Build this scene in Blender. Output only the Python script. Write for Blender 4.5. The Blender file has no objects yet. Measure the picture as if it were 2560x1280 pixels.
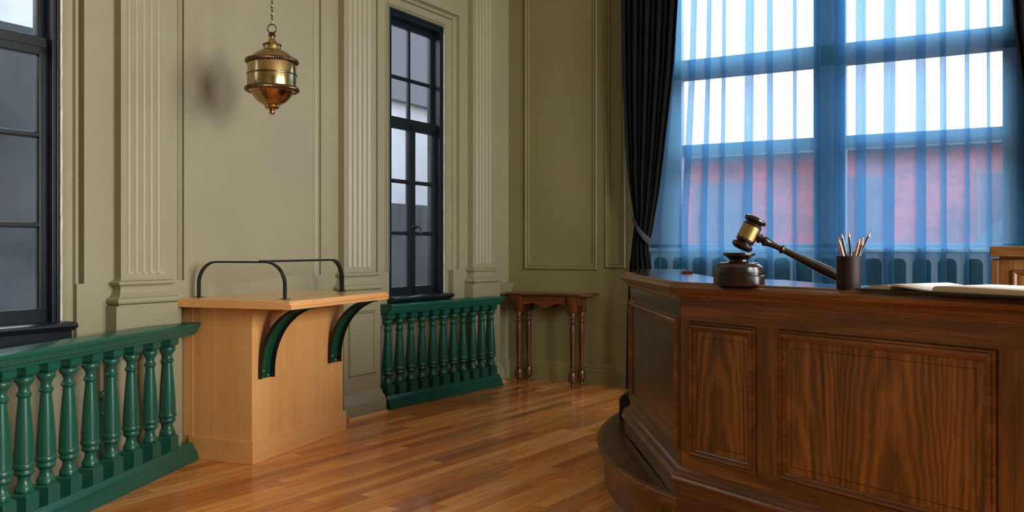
import bpy, bmesh, math, random
from mathutils import Vector, Matrix
random.seed(7)
PI = math.pi
SC = bpy.context.scene
COL = SC.collection

# ------------------------------------------------------------------ camera model (metres, z up)
FPX, HOR, EYE, YAW = 2180.0, 622.0, 1.2, math.radians(29.2)
FW = Vector((-math.sin(YAW), math.cos(YAW), 0)); RT = Vector((math.cos(YAW), math.sin(YAW), 0))

# ------------------------------------------------------------------ materials
def newmat(name):
    m = bpy.data.materials.new(name); m.use_nodes = True
    nt = m.node_tree; nt.nodes.clear()
    out = nt.nodes.new('ShaderNodeOutputMaterial')
    return m, nt, out
def N(nt, typ, ins=None, **kw):
    n = nt.nodes.new(typ)
    for k, v in kw.items(): setattr(n, k, v)
    if ins:
        for k, v in ins.items():
            if isinstance(v, bpy.types.NodeSocket): nt.links.new(v, n.inputs[k])
            else: n.inputs[k].default_value = v
    return n
def srgb(r, g, b):
    f = lambda c: ((c/255+0.055)/1.055)**2.4 if c/255 > 0.04045 else c/255/12.92
    return (f(r), f(g), f(b), 1)
def ramp(nt, fac, stops):
    n = N(nt, 'ShaderNodeValToRGB', {'Fac': fac})
    e = n.color_ramp.elements
    while len(e) > 1: e.remove(e[0])
    e[0].position, e[0].color = stops[0]
    for p, c in stops[1:]:
        x = e.new(p); x.color = c
    return n.outputs['Color']
def objco(nt, scale=(1, 1, 1), loc=(0, 0, 0), rot=(0, 0, 0)):
    tc = N(nt, 'ShaderNodeTexCoord')
    mp = N(nt, 'ShaderNodeMapping', {'Vector': tc.outputs['Object'], 'Scale': scale, 'Location': loc, 'Rotation': rot})
    return mp.outputs['Vector']
def noise(nt, vec, scale, detail=4, rough=.55, dist=0):
    return N(nt, 'ShaderNodeTexNoise', {'Vector': vec, 'Scale': scale, 'Detail': detail, 'Roughness': rough, 'Distortion': dist}).outputs['Fac']
def bump(nt, h, strength=.2, dist=.002):
    return N(nt, 'ShaderNodeBump', {'Height': h, 'Strength': strength, 'Distance': dist}).outputs['Normal']
def math_(nt, op, a, b=0.0, c=0.0):
    n = N(nt, 'ShaderNodeMath', operation=op)
    for i, v in enumerate((a, b, c)):
        if isinstance(v, bpy.types.NodeSocket): nt.links.new(v, n.inputs[i])
        else: n.inputs[i].default_value = v
    return n.outputs[0]

def paint(name, col, rough=.5, var=.08, bumpy=.15, scale=3.0, spec=.5, bscale=120, rv=.06):
    m, nt, out = newmat(name)
    v = objco(nt)
    n1 = noise(nt, v, scale, 5)
    c0 = tuple(max(0, x*(1-var)) for x in col[:3])+(1,); c1 = tuple(min(1, x*(1+var)) for x in col[:3])+(1,)
    c = ramp(nt, n1, [(.3, c0), (.7, c1)])
    n2 = noise(nt, v, bscale, 3)
    r = N(nt, 'ShaderNodeMapRange', {'Value': n1, 'From Min': .3, 'From Max': .7, 'To Min': rough-rv, 'To Max': rough+rv}).outputs['Result']
    p = N(nt, 'ShaderNodeBsdfPrincipled', {'Base Color': c, 'Roughness': r, 'Specular IOR Level': spec, 'Normal': bump(nt, n2, bumpy, .001)})
    nt.links.new(p.outputs[0], out.inputs[0]); return m

def wood(name, dark, mid, light, axis='Z', rough=.3, coat=0.0, rings=9, fine=70, figure=1.0, loc=(0, 0, 0), spec=.5, pore=.62, cathedral=0):
    """timber: long fibres along one local axis, pores and a slow figure across it"""
    m, nt, out = newmat(name)
    long_, ax = .09, {'X': 0, 'Y': 1, 'Z': 2}[axis]
    s = [1, 1, 1]; s[ax] = long_
    v = objco(nt, tuple(s), loc)
    warp = noise(nt, v, 2.2, 3, .5, .6)
    wv = N(nt, 'ShaderNodeVectorMath', {0: v}, operation='ADD')
    cb = N(nt, 'ShaderNodeCombineXYZ', {'X': math_(nt, 'MULTIPLY', warp, .35*figure), 'Y': math_(nt, 'MULTIPLY', warp, .35*figure), 'Z': math_(nt, 'MULTIPLY', warp, .35*figure)})
    nt.links.new(cb.outputs[0], wv.inputs[1])
    w = N(nt, 'ShaderNodeTexNoise', {'Vector': wv.outputs[0], 'Scale': float(rings), 'Detail': 5.0, 'Roughness': .62, 'Distortion': .4}).outputs['Fac']
    s2 = [1, 1, 1]; s2[ax] = .025
    f = noise(nt, objco(nt, tuple(s2), loc), fine, 4, .7)
    s3 = [1, 1, 1]; s3[ax] = .05
    pores = noise(nt, objco(nt, tuple(s3), loc), fine*3, 2, .6)
    mix = math_(nt, 'ADD', math_(nt, 'MULTIPLY', w, .62), math_(nt, 'MULTIPLY', f, .38))
    if cathedral:                                  # nested arches of flat-sawn timber, mirrored leaf by leaf
        sx = N(nt, 'ShaderNodeSeparateXYZ', {0: objco(nt, (1, 1, 1), loc)})
        u = math_(nt, 'SUBTRACT', math_(nt, 'FRACT', math_(nt, 'DIVIDE', math_(nt, 'ADD', sx.outputs[0], 10.07), .36)), .5)
        nz_ = noise(nt, objco(nt, (1, 1, .45), loc), 5.5, 4, .55)
        tt = math_(nt, 'ADD', math_(nt, 'ADD', math_(nt, 'MULTIPLY', sx.outputs[2], 4.0), math_(nt, 'MULTIPLY', math_(nt, 'MULTIPLY', u, u), 30.0)), math_(nt, 'MULTIPLY', nz_, 3.4))
        bd_ = math_(nt, 'ADD', math_(nt, 'MULTIPLY', math_(nt, 'SINE', math_(nt, 'MULTIPLY', tt, 4.6)), .5), .5)
        mix = math_(nt, 'ADD', math_(nt, 'MULTIPLY', mix, 1-cathedral), math_(nt, 'MULTIPLY', bd_, cathedral))
    c = ramp(nt, mix, [(.33, dark), (.5, mid), (.66, light)])
    pm = N(nt, 'ShaderNodeMapRange', {'Value': pores, 'From Min': .30, 'From Max': .42, 'To Min': pore, 'To Max': 1.0}).outputs['Result']
    mc = N(nt, 'ShaderNodeMix', {'Factor': 1.0}, data_type='RGBA', blend_type='MULTIPLY')
    nt.links.new(c, mc.inputs[6]); nt.links.new(pm, mc.inputs[7])
    p = N(nt, 'ShaderNodeBsdfPrincipled', {'Base Color': mc.outputs[2], 'Roughness': rough, 'Coat Weight': coat, 'Coat Roughness': .12, 'Specular IOR Level': spec, 'Normal': bump(nt, mix, .08, .001)})
    nt.links.new(p.outputs[0], out.inputs[0]); return m

def metal(name, col, rough=.3, met=1.0, var=.15, spec=.5, brushed=None):
    m, nt, out = newmat(name)
    v = objco(nt, brushed if brushed else (1, 1, 1))
    n1 = noise(nt, v, 14 if not brushed else 60, 4)
    c = ramp(nt, n1, [(.3, tuple(x*(1-var) for x in col[:3])+(1,)), (.7, tuple(min(1, x*(1+var)) for x in col[:3])+(1,))])
    r = N(nt, 'ShaderNodeMapRange', {'Value': n1, 'From Min': .3, 'From Max': .7, 'To Min': max(.03, rough-.06), 'To Max': rough+.07}).outputs['Result']
    p = N(nt, 'ShaderNodeBsdfPrincipled', {'Base Color': c, 'Metallic': met, 'Roughness': r, 'Specular IOR Level': spec})
    nt.links.new(p.outputs[0], out.inputs[0]); return m

def floor_mat():
    m, nt, out = newmat('oak_strip_floor')
    ang = math.radians(5.7)
    v = objco(nt, rot=(0, 0, ang))          # planks then run along the rotated y
    sp = N(nt, 'ShaderNodeSeparateXYZ', {0: v})
    W, L = .078, .95
    xr = math_(nt, 'DIVIDE', sp.outputs[0], W)
    row = math_(nt, 'FLOOR', xr); fx = math_(nt, 'FRACT', xr)
    rn = N(nt, 'ShaderNodeTexWhiteNoise', {'W': row}, noise_dimensions='1D').outputs['Value']
    yy = math_(nt, 'ADD', math_(nt, 'DIVIDE', sp.outputs[1], L), math_(nt, 'MULTIPLY', rn, 7.3))
    idx = math_(nt, 'FLOOR', yy); fy = math_(nt, 'FRACT', yy)
    key = N(nt, 'ShaderNodeCombineXYZ', {'X': row, 'Y': idx})
    wn = N(nt, 'ShaderNodeTexWhiteNoise', {'Vector': key.outputs[0]}, noise_dimensions='3D')
    # grain, shifted per plank
    mp = N(nt, 'ShaderNodeMapping', {'Vector': v, 'Scale': (1, .07, 1)})
    off = N(nt, 'ShaderNodeVectorMath', {0: wn.outputs['Color'], 1: (9, 9, 9)}, operation='MULTIPLY')
    gv = N(nt, 'ShaderNodeVectorMath', {0: mp.outputs[0], 1: off.outputs[0]}, operation='ADD').outputs[0]
    g1 = noise(nt, gv, 26, 5, .6, .5)
    mp2 = N(nt, 'ShaderNodeMapping', {'Vector': gv, 'Scale': (1, .4, 1)})
    g2 = noise(nt, mp2.outputs[0], 130, 3, .6)
    base = ramp(nt, wn.outputs['Value'], [(0, srgb(182, 106, 48)), (.25, srgb(212, 132, 62)), (.6, srgb(228, 152, 76)), (.85, srgb(240, 172, 98)), (1, srgb(162, 96, 48))])
    gm = math_(nt, 'ADD', math_(nt, 'MULTIPLY', g1, .6), math_(nt, 'MULTIPLY', g2, .4))
    gr = ramp(nt, gm, [(.32, (.50, .44, .38, 1)), (.48, (.86, .84, .80, 1)), (.64, (1.08, 1.06, 1.02, 1))])
    mc = N(nt, 'ShaderNodeMix', {'Factor': 1.0}, data_type='RGBA', blend_type='MULTIPLY')
    nt.links.new(base, mc.inputs[6]); nt.links.new(gr, mc.inputs[7])
    # joints
    ex = math_(nt, 'MINIMUM', fx, math_(nt, 'SUBTRACT', 1.0, fx))
    ey = math_(nt, 'MINIMUM', fy, math_(nt, 'SUBTRACT', 1.0, fy))
    jx = N(nt, 'ShaderNodeMapRange', {'Value': ex, 'From Min': .004, 'From Max': .018, 'To Min': 0.0, 'To Max': 1.0}).outputs['Result']
    jy = N(nt, 'ShaderNodeMapRange', {'Value': ey, 'From Min': .0004, 'From Max': .0016, 'To Min': 0.0, 'To Max': 1.0}).outputs['Result']
    j = math_(nt, 'MULTIPLY', jx, jy)
    jc = math_(nt, 'ADD', math_(nt, 'MULTIPLY', j, .4), .6)
    md = N(nt, 'ShaderNodeMix', {'Factor': 1.0}, data_type='RGBA', blend_type='MULTIPLY')
    nt.links.new(mc.outputs[2], md.inputs[6]); nt.links.new(jc, md.inputs[7])
    big = noise(nt, v, 1.3, 3)
    rg = N(nt, 'ShaderNodeMapRange', {'Value': big, 'From Min': .3, 'From Max': .7, 'To Min': .15, 'To Max': .24}).outputs['Result']
    h = math_(nt, 'ADD', math_(nt, 'MULTIPLY', j, .6), math_(nt, 'MULTIPLY', gm, .3))
    p = N(nt, 'ShaderNodeBsdfPrincipled', {'Base Color': md.outputs[2], 'Roughness': rg, 'Specular IOR Level': .55, 'Normal': bump(nt, h, .10, .001)})
    nt.links.new(p.outputs[0], out.inputs[0]); return m

def glass_mat(name='window_glass', tint=(.86, .90, .92, 1), ior=1.6, dirt=.10):
    m, nt, out = newmat(name)
    tr = N(nt, 'ShaderNodeBsdfTransparent', {'Color': tint})
    df = N(nt, 'ShaderNodeBsdfDiffuse', {'Color': (.42, .46, .50, 1)})
    gl = N(nt, 'ShaderNodeBsdfGlossy', {'Color': (.95, .97, 1, 1), 'Roughness': .035})
    n1 = noise(nt, objco(nt), 2.2, 5, .6)
    d = N(nt, 'ShaderNodeMapRange', {'Value': n1, 'From Min': .3, 'From Max': .75, 'To Min': dirt*.4, 'To Max': dirt*1.5}).outputs['Result']
    a = N(nt, 'ShaderNodeMixShader', {0: d, 1: tr.outputs[0], 2: df.outputs[0]})
    ge = N(nt, 'ShaderNodeNewGeometry')
    dt = N(nt, 'ShaderNodeVectorMath', {0: ge.outputs['Normal'], 1: ge.outputs['Incoming']}, operation='DOT_PRODUCT').outputs['Value']
    f5 = math_(nt, 'POWER', math_(nt, 'SUBTRACT', 1.0, math_(nt, 'ABSOLUTE', dt)), 5.0)
    r0 = ((ior-1)/(ior+1))**2
    fr = math_(nt, 'ADD', math_(nt, 'MULTIPLY', f5, 1-r0), r0)
    b = N(nt, 'ShaderNodeMixShader', {0: fr, 1: a.outputs[0], 2: gl.outputs[0]})
    nt.links.new(b.outputs[0], out.inputs[0]); return m

def sheer_mat():
    m, nt, out = newmat('blue_voile')
    v = objco(nt)
    sp = N(nt, 'ShaderNodeMapping', {'Vector': v, 'Scale': (1, 1, .02)})
    n1 = noise(nt, sp.outputs[0], 260, 3, .6)
    n2 = noise(nt, v, 420, 2, .6)
    k = math_(nt, 'ADD', math_(nt, 'MULTIPLY', n1, .5), math_(nt, 'MULTIPLY', n2, .5))
    f = N(nt, 'ShaderNodeMapRange', {'Value': k, 'From Min': .35, 'From Max': .65, 'To Min': .40, 'To Max': .54}).outputs['Result']
    lw = N(nt, 'ShaderNodeLayerWeight', {'Blend': .35})
    f2 = math_(nt, 'MINIMUM', math_(nt, 'ADD', f, math_(nt, 'MULTIPLY', lw.outputs['Facing'], .35)), .95)
    tr = N(nt, 'ShaderNodeBsdfTransparent', {'Color': (.86, .92, 1.0, 1)})
    tl = N(nt, 'ShaderNodeBsdfTranslucent', {'Color': (.14, .38, .60, 1)})
    df = N(nt, 'ShaderNodeBsdfDiffuse', {'Color': (.075, .27, .43, 1)})
    a = N(nt, 'ShaderNodeMixShader', {0: .35, 1: tl.outputs[0], 2: df.outputs[0]})
    b = N(nt, 'ShaderNodeMixShader', {0: f2, 1: tr.outputs[0], 2: a.outputs[0]})
    nt.links.new(b.outputs[0], out.inputs[0]); return m

def cloth_mat(name, col, rough=.9):
    m, nt, out = newmat(name)
    v = objco(nt)
    n1 = noise(nt, v, 300, 3, .6); n2 = noise(nt, v, 5, 3)
    k = math_(nt, 'ADD', math_(nt, 'MULTIPLY', n1, .6), math_(nt, 'MULTIPLY', n2, .4))
    c = ramp(nt, k, [(.35, tuple(x*.65 for x in col[:3])+(1,)), (.65, tuple(x*1.35 for x in col[:3])+(1,))])
    p = N(nt, 'ShaderNodeBsdfPrincipled', {'Base Color': c, 'Roughness': rough, 'Specular IOR Level': .15, 'Sheen Weight': .04, 'Normal': bump(nt, n1, .3, .001)})
    nt.links.new(p.outputs[0], out.inputs[0]); return m

def brick_mat():
    m, nt, out = newmat('red_brick')
    tc = N(nt, 'ShaderNodeTexCoord')
    mp = N(nt, 'ShaderNodeMapping', {'Vector': tc.outputs['Object'], 'Rotation': (PI/2, 0, 0)})
    b = N(nt, 'ShaderNodeTexBrick', {'Vector': mp.outputs[0], 'Color1': srgb(205, 84, 66), 'Color2': srgb(176, 66, 54), 'Mortar': srgb(172, 84, 70), 'Scale': 4.0, 'Mortar Size': .012})
    n = noise(nt, tc.outputs['Object'], .9, 3)
    r = ramp(nt, n, [(.35, (.55, .6, .7, 1)), (.65, (1.15, 1.05, 1, 1))])
    mc = N(nt, 'ShaderNodeMix', {'Factor': 1.0}, data_type='RGBA', blend_type='MULTIPLY')
    nt.links.new(b.outputs['Color'], mc.inputs[6]); nt.links.new(r, mc.inputs[7])
    p = N(nt, 'ShaderNodeBsdfPrincipled', {'Base Color': mc.outputs[2], 'Roughness': .9})
    nt.links.new(p.outputs[0], out.inputs[0]); return m

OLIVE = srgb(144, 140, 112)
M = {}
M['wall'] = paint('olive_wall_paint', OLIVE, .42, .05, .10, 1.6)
M['wall_shaded'] = paint('olive_wall_paint_shaded', srgb(126, 122, 80), .42, .05, .10, 1.6)  # same olive paint, darkened to carry the shade of the end wall
M['ceil'] = paint('ceiling_paint', srgb(225, 220, 205), .7)
M['plaster'] = paint('bare_plaster_edge', srgb(205, 200, 190), .9, .2, .6, 12)
M['green'] = paint('dark_green_gloss_paint', srgb(22, 84, 69), .27, .02, .01, 4, rv=.01)
M['greenflat'] = paint('deep_green_enamel', srgb(10, 74, 46), .25, .12, .08, 12)
M['sash'] = paint('blue_black_sash_paint', srgb(18, 27, 34), .30, .03, .01, 4, rv=.01)
M['black'] = metal('black_steel', (.018, .018, .020, 1), .38, .35, .3)
M['rubber'] = paint('matt_black_plastic', (.006, .006, .007, 1), .5)
M['floor'] = floor_mat()
M['glass'] = glass_mat()
M['clear'] = glass_mat('clear_window_glass', (.96, .98, .99, 1), 1.45, .02)
M['maple'] = wood('honey_maple', srgb(210, 152, 88), srgb(224, 168, 102), srgb(232, 180, 116), 'Z', .30, .15, 5, 40, 1.2, pore=.93)
M['maple_y'] = wood('honey_maple_across', srgb(212, 154, 90), srgb(226, 170, 104), srgb(234, 182, 118), 'Y', .24, .25, 5, 40, 1.0, pore=.93)
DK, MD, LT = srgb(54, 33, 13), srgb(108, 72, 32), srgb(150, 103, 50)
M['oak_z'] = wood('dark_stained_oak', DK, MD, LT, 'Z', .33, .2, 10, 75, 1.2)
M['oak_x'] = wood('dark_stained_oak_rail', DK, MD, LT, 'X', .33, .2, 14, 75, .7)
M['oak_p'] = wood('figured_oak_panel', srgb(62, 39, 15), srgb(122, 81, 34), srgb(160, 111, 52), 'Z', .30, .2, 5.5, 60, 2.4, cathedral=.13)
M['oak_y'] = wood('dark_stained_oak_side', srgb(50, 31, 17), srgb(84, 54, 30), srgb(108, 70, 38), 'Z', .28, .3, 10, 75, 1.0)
M['oak_top'] = wood('polished_oak_top', srgb(44, 22, 14), srgb(72, 36, 22), srgb(96, 50, 30), 'X', .12, .8, 12, 75, .6, spec=.7)
M['tread'] = wood('step_tread_oak', srgb(46, 28, 16), srgb(80, 50, 28), srgb(106, 68, 38), 'Y', .26, .15, 10, 75, .8)
M['oak_mold'] = wood('dark_oak_moulding', srgb(62, 37, 20), srgb(112, 72, 40), srgb(150, 102, 62), 'X', .30, .2, 16, 90, .4)
M['oak_line'] = wood('dark_inlay_line', srgb(34, 19, 10), srgb(50, 28, 14), srgb(66, 38, 20), 'Z', .4)
M['mahog'] = wood('reddish_table_wood', srgb(48, 23, 10), srgb(94, 50, 23), srgb(132, 76, 38), 'Z', .25, .4, 14, 80, .8)
M['mahog_x'] = wood('reddish_table_top_wood', srgb(48, 23, 10), srgb(94, 50, 23), srgb(132, 76, 38), 'X', .22, .5, 14, 80, .8)
M['gavel'] = wood('polished_dark_rosewood', srgb(12, 5, 4), srgb(24, 10, 8), srgb(34, 15, 11), 'Z', .28, .25, 12, 90, .8, spec=.4)
M['cup'] = wood('dark_brown_leatherette', srgb(22, 11, 8), srgb(34, 17, 12), srgb(44, 23, 16), 'Z', .55, 0, 9, 60, .6, spec=.2)
M['brass'] = metal('aged_brass', (.42, .32, .15, 1), .20, 1.0, .12, brushed=(1, 1, .05))
M['brass2'] = metal('gavel_brass_band', (.34, .24, .10, 1), .34, 1.0, .1)
M['bronze'] = metal('dark_cast_bronze', (.20, .13, .08, 1), .28, 1.0, .4)
M['copper'] = metal('coppery_brass_bowl', (.44, .26, .11, 1), .2, 1.0, .15)
M['steel'] = metal('bright_screw_steel', (.55, .58, .56, 1), .3)
M['sheer'] = sheer_mat()
M['drape'] = cloth_mat('dark_green_velvet', (.0045, .0065, .006, 1))
M['tie'] = cloth_mat('grey_tieback_cloth', (.045, .048, .052, 1))
M['page'] = paint('book_page', srgb(240, 241, 242), .8, .01, .1)
M['pageedge'] = paint('book_page_edges', srgb(196, 192, 180), .85, .1, .4, 3)
M['cover'] = paint('dark_book_cover', srgb(20, 22, 24), .5)
M['brick'] = brick_mat()
M['grey'] = paint('backdrop_pale_grey', srgb(186, 186, 194), .9, .3, .1, .3)  # pale tone imitating reflected window light in the second side window
M['roofgrey'] = paint('slate_roof', srgb(90, 92, 100), .8)
M['darkglass'] = paint('dark_far_window', srgb(112, 70, 84), .3, .2)
M['framewhite'] = paint('pale_far_frame', srgb(150, 78, 66), .6)
M['winframe'] = paint('grey_blue_window_frame', srgb(166, 166, 184), .5, .1)
M['tealdark'] = paint('backdrop_dark_blue', srgb(14, 32, 42), .9, .35, .1, 1.2)  # very dark tone for the blocks added behind the side panes
M['asphalt'] = paint('street_asphalt', srgb(110, 108, 106), .9)
M['dado'] = paint('pale_blue_grey_apron', srgb(196, 208, 222), .6)
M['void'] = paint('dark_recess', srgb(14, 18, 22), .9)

# ------------------------------------------------------------------ mesh builder
class MB:
    def __init__(s): s.v = []; s.f = []
    def add(s, vs, fs):
        b = len(s.v); s.v += [tuple(v) for v in vs]; s.f += [tuple(i+b for i in f) for f in fs]
        return s
    def box(s, x0, y0, z0, x1, y1, z1):
        return s.add([(x0,y0,z0),(x1,y0,z0),(x1,y1,z0),(x0,y1,z0),(x0,y0,z1),(x1,y0,z1),(x1,y1,z1),(x0,y1,z1)],
                     [(0,3,2,1),(4,5,6,7),(0,1,5,4),(1,2,6,5),(2,3,7,6),(3,0,4,7)])
    def prism(s, poly, z0, z1):
        n = len(poly)
        vs = [(x,y,z0) for x,y in poly]+[(x,y,z1) for x,y in poly]
        fs = [tuple(range(n-1,-1,-1)), tuple(range(n,2*n))]+[(i,(i+1)%n,n+(i+1)%n,n+i) for i in range(n)]
        return s.add(vs, fs)
    def extr(s, poly, o, ax, ay, az, L):
        """planar polygon (a,b) in axes ax, ay at o, thickness L along az"""
        o, ax, ay, az = map(Vector, (o, ax, ay, az)); n = len(poly)
        vs = [o+ax*a+ay*b for a,b in poly]+[o+ax*a+ay*b+az*L for a,b in poly]
        fs = [tuple(range(n-1,-1,-1)), tuple(range(n,2*n))]+[(i,(i+1)%n,n+(i+1)%n,n+i) for i in range(n)]
        return s.add(vs, fs)
    def lathe(s, prof, o=(0,0,0), axis=(0,0,1), seg=32, cap=True, knob=None):
        """prof: (r, t) along axis"""
        o = Vector(o); w = Vector(axis).normalized()
        u = w.orthogonal().normalized(); v = w.cross(u)
        vs = []; fs = []
        for r, t in prof:
            for i in range(seg):
                a = 2*PI*i/seg
                vs.append(o+w*t+(u*math.cos(a)+v*math.sin(a))*max(r, 1e-5))
        n = len(prof)
        for j in range(n-1):
            for i in range(seg):
                k = (i+1)%seg
                fs.append((j*seg+i, j*seg+k, (j+1)*seg+k, (j+1)*seg+i))
        if cap:
            fs.append(tuple(range(seg-1,-1,-1))); fs.append(tuple((n-1)*seg+i for i in range(seg)))
        return s.add(vs, fs)
    def tube(s, pts, r, seg=10, cap=True, closed=False, rs=None):
        pts = [Vector(p) for p in pts]; n = len(pts); vs = []; fs = []
        ref = None
        for j, p in enumerate(pts):
            a = pts[(j-1)%n] if (j or closed) else p; b = pts[(j+1)%n] if (j < n-1 or closed) else p
            t = (b-a).normalized()
            if ref is None: ref = t.orthogonal().normalized()
            ref = (ref-t*ref.dot(t)).normalized(); q = t.cross(ref)
            rr = rs[j] if rs else r
            for i in range(seg):
                an = 2*PI*i/seg; vs.append(p+(ref*math.cos(an)+q*math.sin(an))*rr)
        m = n if closed else n-1
        for j in range(m):
            j2 = (j+1)%n
            for i in range(seg):
                k = (i+1)%seg; fs.append((j*seg+i, j*seg+k, j2*seg+k, j2*seg+i))
        if cap and not closed:
            fs.append(tuple(range(seg-1,-1,-1))); fs.append(tuple((n-1)*seg+i for i in range(seg)))
        return s.add(vs, fs)
    def sweep(s, prof, path, up, closed=False, cap=True):
        """prof: closed loop of (out, up); path points; out = tangent x up"""
        up = Vector(up); path = [Vector(p) for p in path]; n = len(path); k = len(prof); vs = []; fs = []
        for j, p in enumerate(path):
            ta = (p-path[(j-1)%n]).normalized() if (j or closed) else None
            tb = (path[(j+1)%n]-p).normalized() if (j < n-1 or closed) else None
            if ta is None: ta = tb
            if tb is None: tb = ta
            na = ta.cross(up).normalized(); nb = tb.cross(up).normalized()
            m = (na+nb); m = m/(1+na.dot(nb))
            for a, b in prof: vs.append(p+m*a+up*b)
        mm = n if closed else n-1
        for j in range(mm):
            j2 = (j+1)%n
            for i in range(k):
                q = (i+1)%k; fs.append((j*k+i, j*k+q, j2*k+q, j2*k+i))
        if cap and not closed:
            fs.append(tuple(range(k-1,-1,-1))); fs.append(tuple((n-1)*k+i for i in range(k)))
        return s.add(vs, fs)
    def grid(s, fn, nu, nv, thick=0):
        vs = [fn(i/(nu-1), j/(nv-1)) for j in range(nv) for i in range(nu)]
        fs = [(j*nu+i, j*nu+i+1, (j+1)*nu+i+1, (j+1)*nu+i) for j in range(nv-1) for i in range(nu-1)]
        return s.add(vs, fs)
    def build(s, name, mat, parent=None, loc=(0,0,0), rz=0.0, smooth=32, bevel=0, label=None, solid=0, merge=True):
        me = bpy.data.meshes.new(name); me.from_pydata(s.v, [], s.f); me.update()
        bm = bmesh.new(); bm.from_mesh(me)
        if merge: bmesh.ops.remove_doubles(bm, verts=bm.verts, dist=1e-5)
        bmesh.ops.recalc_face_normals(bm, faces=bm.faces)
        bm.to_mesh(me); bm.free()
        if smooth:
            for p in me.polygons: p.use_smooth = True
            me.set_sharp_from_angle(angle=math.radians(smooth))
        me.materials.append(mat)
        o = bpy.data.objects.new(name, me); COL.objects.link(o)
        o.location = loc; o.rotation_euler = (0, 0, rz)
        if parent: o.parent = parent
        if bevel:
            b = o.modifiers.new('bevel', 'BEVEL'); b.width = bevel; b.segments = 2; b.limit_method = 'ANGLE'; b.angle_limit = math.radians(40)
        if solid:
            b = o.modifiers.new('thickness', 'SOLIDIFY'); b.thickness = solid; b.offset = 0
        if label: o['label'] = label
        return o

def tag(o, label, cat, group=None, kind=None):
    o['label'] = label; o['category'] = cat
    if group: o['group'] = group
    if kind: o['kind'] = kind
    return o
def thing(name, label, cat, loc=(0,0,0), rz=0.0, group=None):
    o = bpy.data.objects.new(name, None); COL.objects.link(o)
    o.location = loc; o.rotation_euler = (0, 0, rz); o.empty_display_size = .1
    return tag(o, label, cat, group)
def structure(o): o['kind'] = 'structure'; return o
def copy_tree(o, parent=None):
    c = o.copy(); COL.objects.link(c); c.parent = parent
    for ch in list(o.children): copy_tree(ch, c)
    return c
def arc(cx, cy, r, a0, a1, n):
    return [(cx+r*math.cos(math.radians(a0+(a1-a0)*i/n)), cy+r*math.sin(math.radians(a0+(a1-a0)*i/n))) for i in range(n+1)]

# ------------------------------------------------------------------ room constants
TOP = 4.3
YB = 7.11                                    # end wall plane
WA = math.radians(1.5)                       # the side wall runs very slightly off square
WC = Vector((-4.01, YB, 0)); WD = Vector((math.sin(WA), math.cos(WA), 0)); WN = Vector((math.cos(WA), -math.sin(WA), 0))
XR, YN = 3.6, -2.6                           # right wall, near wall
WALLROT = -WA                                # rotation whose local +y runs along the side wall
# local wall frame: origin WC, local x = off the wall into the room, local y = along the wall (negative = nearer)
def wbuild(mb, name, mat, parent=None, **kw):
    if parent: return mb.build(name, mat, parent, **kw)
    return mb.build(name, mat, None, loc=WC, rz=WALLROT, **kw)

# ---- floor, ceiling
structure(MB().box(-5.2, YN-.3, -.05, XR+.3, YB+.3, 0).build('floor', M['floor'], smooth=0))
structure(MB().box(-5.2, YN-.3, TOP, XR+.3, YB+.3, TOP+.1).build('ceiling', M['ceil'], smooth=0))

# ---- left wall: plan profile extruded in two zones, real openings
W1 = (-5.11, -4.384); W2 = (-1.75, -1.041)   # window openings along the wall
SILL, HEAD = .80, 3.05; ZD = 1.02
def plan(mb, pts, z0, z1, back=-.155):
    poly = [(back, pts[0][1])]+list(pts)+[(back, pts[-1][1])]
    return mb.prism(poly, z0, z1)
def casingL(s0, s1):                          # mouldings right of an opening edge s0, running to s1 (further)
    d = s1-s0
    return [(-.055, s0), (-.012, s0), (-.008, s0+.010), (-.022, s0+.016), (-.016, s0+.026), (-.026, s0+.034), (-.020, s0+.044), (-.030, s0+.05),
            (-.030, s0+.078), (-.044, s0+.082), (-.022, s0+.09), (-.022, s1-.018), (-.040, s1-.008), (-.046, s1), (0, s1)]
def casingR(s0, s1):                          # mirrored, ends at the opening edge s1
    return [(0, s0), (-.046, s0), (-.040, s0+.008), (-.022, s0+.018), (-.022, s1-.09), (-.044, s1-.082), (-.030, s1-.078), (-.030, s1-.05),
            (-.020, s1-.044), (-.026, s1-.034), (-.016, s1-.026), (-.022, s1-.016), (-.008, s1-.010), (-.012, s1), (-.055, s1)]
CW = .123
lw = MB()
plan(lw, [(0, -9.9), (0, W1[0]-CW)]+casingR(W1[0]-CW, W1[0]), ZD, HEAD)
def gro(s0, s1):                              # narrow moulded channel of a panel frame
    w = s1-s0
    return [(0, s0), (-.018, s0), (-.018, s0+w*.2), (-.008, s0+w*.32), (-.008, s0+w*.5), (-.013, s0+w*.56), (-.008, s0+w*.64), (-.008, s0+w*.82), (-.016, s0+w*.9), (-.016, s1), (0, s1)]
plan(lw, casingL(W1[1], W1[1]+CW)+[(0, -3.69)]+gro(-3.69, -3.644)+gro(-2.60, -2.513)+gro(-1.966, -1.905)+[(0, W2[0]-.075), (-.055, W2[0]-.075), (-.055, W2[0])], ZD, HEAD)
plan(lw, [(-.055, W2[1]), (-.055, W2[1]+.218), (0, W2[1]+.218), (0, .3)], ZD, HEAD)
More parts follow.
